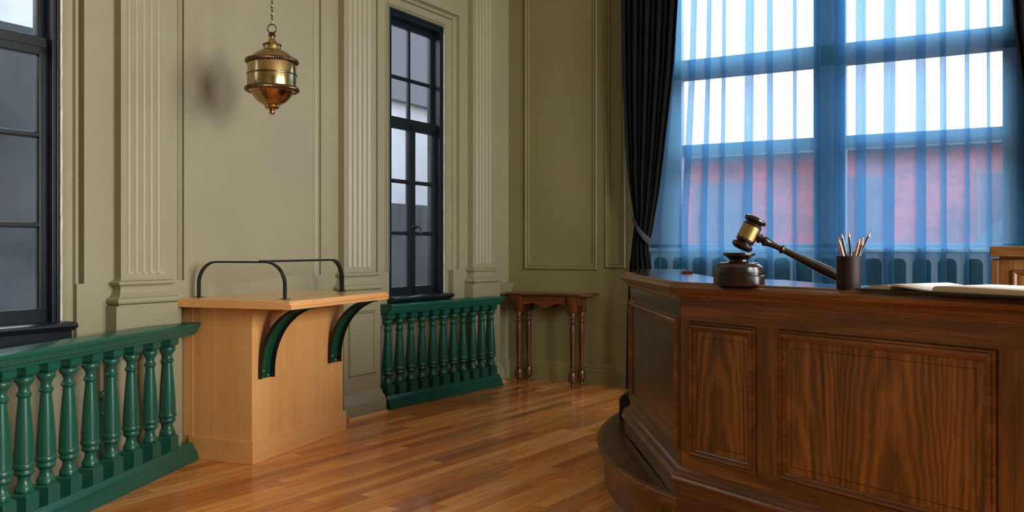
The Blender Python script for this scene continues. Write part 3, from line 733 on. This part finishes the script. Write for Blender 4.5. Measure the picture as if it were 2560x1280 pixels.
MB().sweep(edge, pth, (0, 0, 1)).build('top_edge_moulding', M['oak_mold'], desk, smooth=24)
# frame-and-panel fields
def field(x0, x1, z0, z1, parentfn, y=-.006):
    fp = [(0, 0), (0, .008), (.003, .012), (.007, .012), (.009, .009), (.012, .015), (.017, .018), (.022, .016), (.024, .010), (.028, .010), (.030, .006), (.034, .004), (.036, 0)]
    p = [(x0, y, z0), (x0, y, z1), (x1, y, z1), (x1, y, z0)]
    m_ = MB().sweep(fp, p, (0, -1, 0), closed=True)
    f_ = parentfn(m_, 'panel_moulding', M['oak_mold'], smooth=24)
    i = .045
    k = MB().box(x0+.036, y-.001, z0+.036, x1-.036, y+.006, z1-.036)
    parentfn(k, 'panel', M['oak_p'], smooth=0)
    k = MB()
    a0, a1, b0, b1 = x0+.036+i*.5, x1-.036-i*.5, z0+.036+i*.5, z1-.036-i*.5
    for q in ((a0, b0, a1, b0+.0018), (a0, b1-.0018, a1, b1), (a0, b0, a0+.0018, b1), (a1-.0018, b0, a1, b1)): k.box(q[0], y-.0016, q[1], q[2], y, q[3])
    parentfn(k, 'panel_line', M['oak_line'], smooth=0)
def fpart(mb, name, mat, **kw): return mb.build(name, mat, desk, **kw)
for a_, b_ in ((0, .050), (.37, .49), (1.245, 1.40), (1.9, FL)): MB().box(a_, -.006, .385, b_, 0, .915).build('stile', M['oak_z'], desk, smooth=0)
field(.049, .382, .376, .912, fpart)
field(.479, 1.242, .376, .912, fpart)
field(1.345, 2.05, .376, .912, fpart)
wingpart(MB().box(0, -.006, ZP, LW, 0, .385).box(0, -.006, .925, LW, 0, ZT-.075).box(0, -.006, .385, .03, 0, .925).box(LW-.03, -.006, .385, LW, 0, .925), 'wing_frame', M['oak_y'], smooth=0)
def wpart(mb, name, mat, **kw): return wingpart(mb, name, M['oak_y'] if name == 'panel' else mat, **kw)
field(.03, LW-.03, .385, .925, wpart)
# plinth with nosing
pn = .03
cor2 = BC+(n1+n2)/(1+n1.dot(n2))*pn
pl0 = leftend+VL*.04+n2*pn
plp = [lf(cor2), (FL, -pn), (FL, .6), lf((-.53, 3.34)), lf((-1.18, 3.9)), lf((-1.80, 5.40)), lf((-2.02, 5.32)), lf(pl0)]
MB().prism(plp, 0, ZP-.004).build('plinth', M['oak_x'], desk, smooth=0)
nz = [(-.03, -.048), (.0, -.048), (.002, -.042), (.006, -.041), (.012, -.037), (.017, -.030), (.018, -.022), (.014, -.015), (.009, -.012), (.009, -.006), (.004, .0), (-.004, .001), (-.005, .006), (-.012, .007), (-.022, .016), (-.032, .018), (-.032, 0)]
MB().sweep(nz, [Vector((*lf(pl0+Vector((-.04, .12, 0))), ZP)), Vector((*lf(pl0), ZP)), Vector((*lf(cor2), ZP)), Vector((FL, -pn, ZP))], (0, 0, 1)).build('plinth_nosing', M['oak_mold'], desk, smooth=24)

# curved step
stp = [(-1.118, 3.372), (-1.30, 3.500), (-1.42, 3.605), (-1.54, 3.745), (-1.67, 3.93), (-1.785, 4.13), (-1.875, 4.33), (-1.945, 4.54), (-1.995, 4.78), (-2.02, 5.0), (-2.035, 5.2), (-2.04, 5.34)]
def catmull(p, k=5):
    o = []
    for i in range(len(p)-1):
        a, b, c_, d = (Vector(p[max(i-1, 0)]), Vector(p[i]), Vector(p[i+1]), Vector(p[min(i+2, len(p)-1)]))
        for j in range(k):
            t = j/k; o.append(tuple(.5*((2*b)+(-a+c_)*t+(2*a-5*b+4*c_-d)*t*t+(-a+3*b-3*c_+d)*t**3)))
    o.append(tuple(p[-1])); return o
cs = catmull(stp)
step = thing('curved_step', 'low dark wooden step with a rounded outline around the left end of the desk', 'step', (0, 0, 0))
_c2 = BC+(Vector((-.4482, -.8939, 0))+Vector((-.8585, -.5129, 0)))/1.8433*.031; _p0 = BC+VL*1.27+Vector((-.8585, -.5129, 0))*.031
inner = [(-2.024, 5.33), (_p0.x, _p0.y), (_c2.x, _c2.y)]
poly = cs+inner
MB().prism([(x+.0, y) for x, y in poly], ZS-.02, ZS).build('tread', M['tread'], step, smooth=40)
# riser is set back under the nosing
def offset(pts, d):
    o = []
    for i, p in enumerate(pts):
        a = Vector(pts[max(i-1, 0)]); b = Vector(pts[min(i+1, len(pts)-1)]); t = (b-a).normalized(); o.append((p[0]+t.y*d, p[1]-t.x*d))
    return o
rs = offset(cs, .022)
MB().prism(rs+inner, 0, ZS-.019).build('riser', M['oak_x'], step, smooth=40)
sn_ = [(-.02, -.058), (-.008, -.058), (-.004, -.050), (.004, -.044), (.006, -.034), (.012, -.030), (.014, -.018), (.012, -.010), (.016, -.004), (.012, .002), (-.004, .003), (-.02, .001)]
MB().sweep([(-a, b) for a, b in sn_], [(x, y, ZS) for x, y in cs], (0, 0, 1)).build('nosing', M['oak_mold'], step, smooth=28)

bxt = MB()
n_ = 24; prof_ = [(0.0, 0), (.055, 0), (.055, .10)]+[(.055-.05*(1-math.cos(PI/2*k/8)), .10+.05*math.sin(PI/2*k/8)) for k in range(1, 9)]+[(0, .15)]
bxt.extr(prof_, (0, 0, 0), (-1, 0, 0), (0, 0, 1), (0, 1, 0), .10)
o = bxt.build('door_stop', M['rubber'], None, loc=(-1.90, 4.80, ZS), rz=.25, bevel=.006)
tag(o, 'small rounded black block on the curved step, against the left end of the desk', 'block')

# ------------------------------------------------------------------ things on the desk
# sounding block
blk = thing('sounding_block', 'round dark polished wooden block standing beneath the gavel head', 'gavel block', (-.839, 3.22, ZT))
MB().lathe([(.092, 0), (.0925, .002), (.0925, .034), (.088, .037), (.0885, .042), (.0895, .050), (.086, .066), (.078, .074), (.072, .078), (.072, .081), (.066, .083)], (0, 0, 0), (0, 0, 1), 64).build('base', M['gavel'], blk)
MB().lathe([(.050, .082), (.042, .084), (.036, .087), (.035, .092), (.038, .097), (.044, .101), (.050, .106), (.056, .108), (.0575, .112), (.0565, .117), (.053, .119), (.049, .1185), (.020, .1175)], (0, 0, 0), (0, 0, 1), 64).build('striking_cap', M['gavel'], blk)
# gavel
HC = FW*3.20+RT*((1872-1280)/FPX*3.20)+Vector((0, 0, EYE-(583-HOR)/FPX*3.20))
HEz = ZT+.016
HE = FW*3.12+RT*((2122-1280)/FPX*3.12); HE.z = HEz
hdir = (HE-HC).normalized()
view = FW.copy()
adir = hdir.cross(view).normalized()
if adir.z < 0: adir = -adir
gv = thing('gavel', 'dark polished wooden gavel with a brass band, its handle leaning down behind the pencil cup', 'gavel', HC)
hp = [(.001, -.066), (.026, -.065), (.036, -.060), (.039, -.053), (.038, -.046), (.028, -.041), (.027, -.038), (.033, -.035), (.0345, -.031), (.033, -.028), (.0325, -.0275), (.0325, .0275), (.034, .028), (.0345, .032), (.032, .036), (.027, .038), (.028, .041), (.038, .045), (.041, .051), (.040, .057), (.034, .062), (.022, .065), (.001, .067)]
MB().lathe([(r*1.0, t) for r, t in hp], (0, 0, 0), adir, 56, cap=False).build('head', M['gavel'], gv)
MB().lathe([(.0325, -.0265), (.0345, -.0255), (.0345, .0255), (.0325, .0265)], (0, 0, 0), adir, 56, cap=False).build('brass_band', M['brass2'], gv, label='smooth brass band round the head')
Lh = (HE-HC).length
hh = [(.010, .028), (.013, .034), (.018, .040), (.0175, .048), (.012, .052), (.013, .056), (.019, .062), (.019, .068), (.014, .078), (.0115, .092), (.0105, .108), (.0105, .124), (.015, .126), (.017, .131), (.015, .136), (.0115, .139), (.0125, .17), (.0150, .22), (.0185, .27), (.0200, .305), (.0190, .335), (.0160, .352), (.0150, .356), (.0165, .360), (.0160, .372), (.012, .382), (.002, .386)]
k_ = Lh/.386
MB().lathe([(r, t*k_) for r, t in hh], (0, 0, 0), hdir, 32).build('handle', M['gavel'], gv)

# pencil cup
CP = Vector((-.433, 3.045, ZT))
cup = thing('pencil_cup', 'round dark brown pencil cup on the desk beside the gavel handle', 'pencil cup', CP)
MB().lathe([(.001, .0), (.0375, 0), (.0378, .003), (.0378, .107), (.0368, .109), (.0350, .109), (.0350, .006), (.001, .006)], (0, 0, 0), (0, 0, 1), 48, cap=False).build('cup_wall', M['cup'], cup)
pcol = {'o': paint('orange_pencil_lacquer', srgb(186, 104, 48), .35), 'n': paint('natural_pencil_wood', srgb(208, 160, 118), .5), 'b': paint('navy_pencil_lacquer', srgb(24, 34, 58), .3), 'k': paint('black_pencil_lacquer', srgb(14, 15, 20), .3), 'w': paint('pale_pencil_lacquer', srgb(214, 196, 180), .4), 'g': paint('pencil_graphite', srgb(30, 30, 34), .3), 'r': paint('red_pencil_lead', srgb(150, 60, 50), .5)}
pens = [  # rim px, tip px, depth offset, body, lead, radius, label
    ((2105, 640), (2094, 588), .018, 'n', 'g', .0040, 'bare wood pencil with the leftmost tip in the cup'),
    ((2108.5, 640), (2096, 594), -.018, 'o', 'g', .0045, 'orange pencil at the front left of the cup'),
    ((2117, 640), (2103, 580.5), .006, 'b', 'g', .0040, 'navy blue pencil leaning left, second tip from the left side'),
    ((2129, 640), (2122, 578), .022, 'k', 'r', .0040, 'dark pencil with a reddish lead, near the middle of the cup'),
    ((2138, 640), (2150, 593), -.004, 'o', 'g', .0042, 'orange pencil right of the middle of the cup'),
    ((2143, 640), (2160, 589), .012, 'w', 'k', .0040, 'pale pencil leaning right, behind the black ones'),
    ((2146, 640), (2160, 598), -.022, 'k', 'g', .0042, 'short black pencil at the right of the cup'),
    ((2149, 640), (2177.5, 577.5), -.010, 'k', 'g', .0042, 'long black pencil leaning furthest right out of the cup')]
for (rx, ry), (tx, ty), dd, bc, lc, rad, lab in pens:
    dz = CP.dot(FW)+dd
    pt = lambda x, y: FW*dz+RT*((x-1280)/FPX*dz)+Vector((0, 0, EYE-(y-HOR)/FPX*dz))
    T_, R_ = pt(tx, ty), pt(rx, ry); d_ = (T_-R_).normalized()
    # foot point inside the cup just above its bottom
    B_ = R_-d_*((R_.z-(ZT+.010))/d_.z)
    hv = Vector((B_.x-CP.x, B_.y-CP.y, 0))
    if hv.length > .029: hv = hv*(.029/hv.length); B_ = Vector((CP.x+hv.x, CP.y+hv.y, ZT+.010))
    d_ = (T_-B_).normalized(); L_ = (T_-B_).length
    p = thing('pencil', lab, 'pencil', B_, 0, 'pencils in the cup')
    MB().lathe([(rad, 0), (rad, L_-.020)], (0, 0, 0), d_, 6).build('barrel', pcol[bc], p, smooth=0)
    MB().lathe([(rad*.98, L_-.020), (rad*.35, L_-.005)], (0, 0, 0), d_, 12).build('sharpened_wood', pcol['n'], p)
    MB().lathe([(rad*.35, L_-.005), (.0003, L_)], (0, 0, 0), d_, 8).build('lead', pcol[lc], p)

# wooden peg lying at the back edge of the desk
pg = MB().lathe([(.001, 0), (.006, .001), (.0085, .004), (.0085, .006), (.0075, .008), (.0085, .010), (.0085, .062), (.001, .063)], (0, 0, .0085), (1, 0, 0), 20)
o = pg.build('wooden_peg', M['mahog_x'], None, loc=(-1.50, 4.55, ZT), rz=.35)
tag(o, 'short reddish brown wooden peg lying on the desk near its far left edge', 'peg')

# open book near the front edge
bk_o = Vector((-.405, 2.985, ZT+.002)); bdir = Vector((.84, -.543, 0)).normalized(); BA = math.atan2(bdir.y, bdir.x)
book = thing('open_book', 'large open book with blank white pages and dark cover at the desk front edge', 'book', bk_o, BA)
BD = .27
def xs_top(x):                                  # page surface height along the book
    if x < .02: return .004+.0
    if x < .30:
        t = (x-.02)/.28
        return .005+.017*math.sin(PI*min(t*1.25, 1.0)**.75)*(1 if t < .4 else 1)+.0
    return 0
Lb, G = .66, .27
lft = [(.012, .005)]+[(.012+.10*t/6, .005+.013*math.sin(PI/2*t/6)) for t in range(1, 7)]+[(.118, .0165), (.122, .0165), (.122, .005)]
MB().extr(lft, (0, .012, 0), (1, 0, 0), (0, 0, 1), (0, 1, 0), BD-.02).build('left_pages', M['pageedge'], book, smooth=40)
curl = [(.124, .012), (.126, .019), (.132, .0215), (.142, .0215), (.17, .0185), (.21, .013), (.25, .008), (.27, .006), (.262, .005), (.22, .0075), (.17, .0135), (.145, .0160), (.135, .0155), (.128, .0125)]
MB().extr(curl, (0, .008, 0), (1, 0, 0), (0, 0, 1), (0, 1, 0), BD-.012).build('curled_pages', M['pageedge'], book, smooth=60)
rgt = [(.272, .005), (.268, .009), (.270, .015), (.276, .0195), (.285, .021), (.33, .0212), (.45, .020), (.60, .017), (.655, .0155), (.660, .005)]
MB().extr(rgt, (0, .012, 0), (1, 0, 0), (0, 0, 1), (0, 1, 0), BD-.02).build('right_pages', M['pageedge'], book, smooth=50)
def sheet(top, y0, y1):
    m_ = MB(); n = len(top)
    return m_.add([(x, y0, z+.0006) for x, z in top]+[(x, y1, z+.0006) for x, z in top], [(i, i+1, n+i+1, n+i) for i in range(n-1)])
sheet([(.018, .006)]+lft[1:8], .012, BD-.008).build('left_page', M['page'], book, smooth=50, solid=.0004)
sheet(curl[1:8], .008, BD-.004).build('middle_page', M['page'], book, smooth=60, solid=.0004)
sheet(rgt[2:9], .012, BD-.008).build('right_page', M['page'], book, smooth=50, solid=.0004)
MB().box(0, 0, .0, .30, BD, .004).box(.25, 0, 0, .672, BD, .004).build('cover', M['cover'], book, bevel=.001, smooth=0)

# ------------------------------------------------------------------ panelled stand behind the desk, right
wbx = thing('witness_stand', 'dark oak panelled stand with a thick ledge behind the desk at the right', 'stand', (-.032, 4.46, 0), 0)
MB().box(0, 0, 0, 1.4, .55, 1.152).build('body', M['oak_z'], wbx, bevel=.003, smooth=0)
MB().box(-.005, -.035, 1.165, 1.45, .60, 1.212).build('ledge', M['oak_x'], wbx, bevel=.004, smooth=0)
MB().box(.032, .01, 1.15, 1.40, .54, 1.167).build('neck', M['oak_x'], wbx, smooth=0)
MB().box(0, -.018, 0, .028, 0, 1.148).build('corner_post', M['oak_z'], wbx, bevel=.003, smooth=0)
MB().sweep([(0, 0), (.004, .010), (.012, .012), (.02, .006), (.026, 0)], [(.078, 0, .15), (.078, 0, 1.108), (1.30, 0, 1.108), (1.30, 0, .15)], (0, -1, 0), closed=True).build('panel_moulding', M['oak_mold'], wbx, smooth=40)
MB().box(.105, -.004, .18, 1.275, .002, 1.08).build('panel', M['oak_p'], wbx, smooth=0)

# ------------------------------------------------------------------ hanging lamp
LD = 4.85; LPOS = FW*LD+RT*((680-1280)/FPX*LD)
lz = lambda y: EYE-(y-HOR)/FPX*LD
lamp = thing('pendant_lamp', 'brass lantern-shaped pendant lamp hanging on a chain before the left wall', 'lamp', (LPOS.x, LPOS.y, 0))
q = LD/FPX                                     # metres per pixel at the lamp
def lp(l): return [(r*q, lz(y)) for r, y in l]
MB().lathe(lp([(59, 222), (59.5, 219), (59.5, 160), (58, 157)]), seg=64).build('drum', M['brass'], lamp)
MB().lathe(lp([(61.2, 189), (61.2, 186)]), seg=64).lathe(lp([(59, 190), (61.3, 189), (61.6, 187.5), (61.3, 186), (59, 185)]), seg=64).build('drum_ring', M['bronze'], lamp)
MB().lathe(lp([(56, 158), (54, 150), (48, 141), (38, 132), (28, 127), (22, 125), (21, 118), (21, 114), (5, 113)]), seg=64).build('dome', M['brass'], lamp)
MB().lathe(lp([(5, 268), (14, 265), (22, 262), (31, 257), (39, 250), (45, 243), (49, 236), (52, 230), (62, 226), (62, 223)]), seg=64).build('bowl', M['copper'], lamp)
def rope(name, yc, R, rr, mat, cnt):
    m_ = MB(); n = 480; k = 10; vs = []; fs = []
    for i in range(n):
        a = 2*PI*i/n; r1 = rr*q*(1+.22*math.sin(cnt*a))
        for j in range(k):
            b = 2*PI*j/k+.0
            r1 = rr*q*(1+.13*math.sin(cnt*a+b))
            vs.append(((R*q+r1*math.cos(b))*math.cos(a), (R*q+r1*math.cos(b))*math.sin(a), lz(yc)+r1*math.sin(b)))
    for i in range(n):
        for j in range(k):
            fs.append((i*k+j, ((i+1)%n)*k+j, ((i+1)%n)*k+(j+1)%k, i*k+(j+1)%k))
    return m_.add(vs, fs).build(name, mat, lamp)
rope('rope_rim', 154, 60, 5.2, M['bronze'], 72)
rope('rope_rim', 224, 61, 5.4, M['bronze'], 80)
rope('rope_rim', 113, 20.5, 2.6, M['bronze'], 26)
MB().lathe(lp([(16, 112), (13, 107), (9, 101), (7, 95), (7, 92)]), seg=12).build('cap_flutes', M['brass'], lamp, smooth=0)
MB().lathe(lp([(4, 93), (8, 92), (9.5, 89.5), (8, 87), (6, 86), (8.5, 84.5), (7, 82), (3, 80)]), seg=24).build('cap_knob', M['bronze'], lamp)
MB().lathe(lp([(2, 287), (5, 286), (7, 282.5), (7, 279), (5, 276), (8, 274.5), (15, 272), (18, 268), (17.5, 263), (13, 260), (8, 258)]), seg=24).build('finial', M['copper'], lamp)
ringc = Vector((0, 0, lz(72)))
MB().tube([ringc+(RT*math.cos(a)+Vector((0, 0, 1))*math.sin(a))*11*q for a in [2*PI*i/32 for i in range(32)]], 1.5*q, 8, closed=True).build('hanging_ring', M['bronze'], lamp)
ch = MB(); z = lz(62)+.004; i = 0; LH = .030
while z < TOP-.06:
    dr = RT if i % 2 == 0 else FW
    ptsl = [(dr*(.0062*math.cos(a))+Vector((0, 0, z+LH/2+(LH/2-.0062)*(1 if math.sin(a) > 0 else -1)*(1 if abs(math.sin(a)) > 1e-6 else 0)+.0062*math.sin(a)))) for a in [2*PI*(k+.5)/14 for k in range(14)]]
    ch.tube(ptsl, .0019, 6, closed=True); z += LH-.0075; i += 1
ch.build('chain', M['bronze'], lamp)
MB().lathe([(.004, TOP-.075), (.02, TOP-.07), (.05, TOP-.03), (.055, TOP)], seg=32).build('ceiling_rose', M['brass'], lamp)

# ------------------------------------------------------------------ curtains
CY = 6.93
def wx(px, Y): # world x of an image column on the plane y=Y
    u = (px-1280)/FPX; a = FW.x+u*RT.x; b = FW.y+u*RT.y; return a/b*Y
def lerp_tab(tab, z):
    if z >= tab[0][0]: return tab[0][1:]
    for i in range(len(tab)-1):
        a, b = tab[i], tab[i+1]
        if a[0] >= z >= b[0]:
            t = (a[0]-z)/(a[0]-b[0]); return tuple(a[k]+(b[k]-a[k])*t for k in range(1, len(a)))
    return tab[-1][1:]
# (z, left x, right x)
TAB = [(3.9,-2.79,-2.27),(3.325,-2.785,-2.291),(2.70,-2.775,-2.332),(2.25,-2.755,-2.385),(1.80,-2.726,-2.442),(1.62,-2.70,-2.470),(1.475,-2.673,-2.499),(1.36,-2.675,-2.518),(1.30,-2.684,-2.530),(1.25,-2.690,-2.560),(1.15,-2.70,-2.552),(1.05,-2.715,-2.53),(.6,-2.735,-2.52),(.02,-2.745,-2.51)]
def drape(name, mirror, label):
    c0 = -1.12
    t = thing(name, label, 'curtain', (0, 0, 0))
    nf = 9
    def fn(u, v):
        z = 3.9-(3.9-.02)*v; l, r = lerp_tab(TAB, z); w = r-l
        pinch = max(0, 1-abs(z-1.34)/.7)
        x = l+w*u+.003*math.sin(u*nf*2*PI*2)
        amp = .030*(1-.35*pinch)
        y = CY-.02-amp*math.cos(u*nf*2*PI+.15*math.sin(z*1.3))-.012*math.sin(u*nf*PI+1.1)-.05*pinch*math.sin(PI*u)
        if mirror: x = 2*c0-x
        return (x, y, z)
    MB().grid(fn, 181, 90).build('cloth', M['drape'], t, smooth=80, solid=.004)
    tb_ = MB()
    def ft(u, v):
        l, r = -2.676, -2.520
        x = l+(r-l)*u-.010*(.5-v); z = 1.470-.215*u+.072*(.5-v)-.014*math.sin(PI*u)
        y = CY-.045-.085*math.sin(PI*min(max(u*.9+.05, 0), 1))**.5
        if mirror: x = 2*c0-x
        return (x, y, z)
    tb_.grid(ft, 20, 5).build('tieback', M['tie'], t, smooth=80, solid=.005, label='grey cloth band slanting across the gathered curtain')
    return t
drape('curtain', False, 'dark green heavy curtain tied back at the left of the wide window')
drape('curtain', True, 'dark green heavy curtain just showing at the right edge, mirror of the tied one')

def sheer(name, x0, x1, pleats, y0, label, seed, ledge=None):
    rnd = random.Random(seed)
    ph = [rnd.uniform(0, 2*PI) for _ in range(6)]
    # uneven pleats: widths vary, each a flattened fold that doubles back on itself
    ws = [rnd.uniform(.7, 1.35) for _ in range(pleats)]; S = sum(ws); cum = [0]
    for w in ws: cum.append(cum[-1]+w/S)
    back = [rnd.uniform(.07, .22) for _ in range(pleats)]
    path = []                                     # (u, y)
    for i in range(pleats):
        a, b = cum[i], cum[i+1]; w = b-a; bk = back[i]*w
        path += [(a, 0), (a+w*.30, -.006), (a+w*.60, -.008), (a+w*.80+bk, -.016), (a+w*.83+bk, -.009), (a+w*.80, .002), (a+w*.80-bk*.6, .009), (a+w*.83-bk*.6, .015), (a+w*.9, .014)]
    path.append((1, 0))
    sm = catmull([(p[0], p[1]) for p in path], 4)
    n = len(sm)
    def fn(u, v):
        i = min(int(round(u*(n-1))), n-1); px, py = sm[i]; z = 3.86-3.84*v
        le = x0 if ledge is None else lerp_tab(ledge, z)[0]
        x = x0+(x1-x0)*px+(le-x0)*(1-px)**5+.004*math.sin(z*.8+ph[0]+px*7)+.010*(z-2)*math.sin(px*23+ph[2])*.4
        y = y0+py*(1.0+.25*v)+.004*math.sin(px*40+z*.7+ph[1])
        return (x, y, z)
    o = MB().grid(fn, n, 40).build(name, M['sheer'], None, smooth=80, merge=False)
    hem = o
    return tag(o, label, 'sheer curtain')
LED = [(3.9, -2.36), (2.75, -2.42), (2.0, -2.52), (1.44, -2.61), (1.25, -2.61), (.6, -2.59), (.02, -2.58)]
sheer('sheer_curtain', -2.52, -1.02, 9, 6.995, 'translucent blue voile hanging over the left half of the wide window', 3, LED)
sheer('sheer_curtain', -1.22, .38, 9, 7.052, 'translucent blue voile hanging over the right half of the wide window', 11)

# ------------------------------------------------------------------ outside
structure(MB().box(-60, YB+.3, -3.2, 60, 80, -3.1).box(-60, -40, -3.2, -5.4, 80, -3.1).box(4, -60, -3.2, 60, 80, -3.1).build('street', M['asphalt'], smooth=0))
BY = 15.0
bd = thing('brick_building', 'red brick building across the street seen through the blue voile', 'building', (0, BY, -3.1))
HBT = 5.87
MB().box(-7.5, 0, 0, 9, 6, HBT).build('wall', M['brick'], bd, smooth=0)
MB().box(-7.7, -.25, HBT, 9.2, 6.2, HBT+.18).build('cornice', M['roofgrey'], bd, smooth=0)
for xx in (-6.4, -4.2, -2.0, .2, 2.4, 4.6):
    for zz in (.8, 4.05):
        fr_ = MB().box(xx-.5, -.04, zz, xx+.5, .02, zz+1.45).build('window', M['framewhite'], bd, smooth=0)
        MB().box(xx-.43, -.06, zz+.07, xx-.03, -.04, zz+1.38).box(xx+.03, -.06, zz+.07, xx+.43, -.04, zz+1.38).build('pane', M['darkglass'], fr_, smooth=0)
MB().box(-7.5, -.10, 3.3, 9, 0, 3.5).build('string_course', M['framewhite'], bd, smooth=0)
fe = thing('fire_escape', 'grey metal fire stair slanting across the brick building outside', 'fire escape', (-1.2, BY-1.1, -3.1))
f_ = MB()
f_.extr([(0, 0), (.25, 0), (2.35, 2.0), (2.1, 2.0)], (0, 0, 3.55), (1, 0, 0), (0, 0, 1), (0, 1, 0), .6)
f_.build('stair', M['roofgrey'], fe, smooth=0)
for a_ in (-1.15, .3, 2.05, 3.3): MB().box(a_, .55, 0, a_+.06, .61, 3.45 if a_ < 1 else 5.45).build('post', M['roofgrey'], fe, smooth=0)
MB().box(-1.2, -.1, 3.45, .4, .68, 3.55).build('landing', M['roofgrey'], fe, smooth=0); MB().box(2.0, -.1, 5.45, 3.4, .68, 5.55).build('landing', M['roofgrey'], fe, smooth=0)

gb = MB().box(-11.0, -9, -3.1, -8.6, 8.0, 3.45).build('dark_backdrop', M['tealdark'], None, smooth=0)  # added block that keeps the first side window's panes dim
tag(gb, 'dark blue-grey block added outside the first side window to dim its panes', 'building')
pb = thing('pale_backdrop', 'pale block added outside the second side window to mimic the reflection in its panes', 'building', (-16, 9.0, -3.1))  # added block standing in for the bright reflection in the second window
MB().box(0, 0, 0, 7.4, 9, 9).build('wall', M['grey'], pb, smooth=0)
MB().box(7.40, -.02, 6.7, 7.55, 9, 9.05).build('dim_upper_band', M['roofgrey'], pb, smooth=0)  # darker band imitating the greyer top of that reflection
MB().box(7.45, 0, 0, 7.9, 9, 5.0).build('dim_lower_band', M['tealdark'], pb, smooth=0)  # dark band imitating the dim lower panes

# ------------------------------------------------------------------ light
def area(name, loc, rot, sx, sy, power, col):
    l = bpy.data.lights.new(name, 'AREA'); l.shape = 'RECTANGLE'; l.size = sx; l.size_y = sy; l.energy = power; l.color = col
    o = bpy.data.objects.new(name, l); COL.objects.link(o); o.location = loc; o.rotation_euler = rot; return o
# daylight entering by the three windows of the right-hand wall (lights stand outside the openings)
for i, (a, b) in enumerate(RW):
    area('daylight_right', (XR+.26, (a+b)/2, (RZ0+RZ1)/2), (0, PI/2, 0), RZ1-RZ0, b-a, (420, 235)[i], (1.0, .975, .94))
# unseen lamp added above the street, boosting the sky light through the wide window
_d = Vector((-1.2, 4.6, .8))-Vector((-1.1, 10.2, 5.6)); area('back_daylight_boost', (-1.1, 10.2, 5.6), _d.to_track_quat('-Z', 'Y').to_euler(), 4.5, 2.6, 650, (.88, .94, 1.0))

w = bpy.data.worlds.new('sky'); SC.world = w; w.use_nodes = True; nt = w.node_tree; nt.nodes.clear()
out = nt.nodes.new('ShaderNodeOutputWorld')
tc = N(nt, 'ShaderNodeTexCoord'); sp = N(nt, 'ShaderNodeSeparateXYZ', {0: tc.outputs['Generated']})
cl = ramp(nt, sp.outputs[2], [(0.0, (.80, .86, .95, 1)), (.25, (.92, .95, 1.0, 1)), (1, (.75, .86, 1.0, 1))])
bg = N(nt, 'ShaderNodeBackground', {'Color': cl, 'Strength': 5.2}); nt.links.new(bg.outputs[0], out.inputs[0])

# ------------------------------------------------------------------ camera
cd = bpy.data.cameras.new('camera'); cam = bpy.data.objects.new('camera', cd); COL.objects.link(cam)
cd.sensor_fit = 'HORIZONTAL'; cd.sensor_width = 36; cd.lens = FPX/2560*36; cd.shift_y = -(640-HOR)/2560
cam.location = (0, 0, EYE); cam.rotation_euler = (PI/2, 0, YAW); cd.clip_end = 300; cd.clip_start = .02
SC.camera = cam
SC.view_settings.view_transform = 'Standard'; SC.view_settings.look = 'None'; SC.view_settings.gamma = 1; SC.view_settings.use_curve_mapping = False
SC.view_settings.exposure = -0.13
SC.cycles.use_denoising = True
SC.cycles.max_bounces = 7; SC.cycles.diffuse_bounces = 4; SC.cycles.glossy_bounces = 3; SC.cycles.transparent_max_bounces = 16
SC.cycles.caustics_reflective = False; SC.cycles.caustics_refractive = False; SC.cycles.sample_clamp_indirect = 6
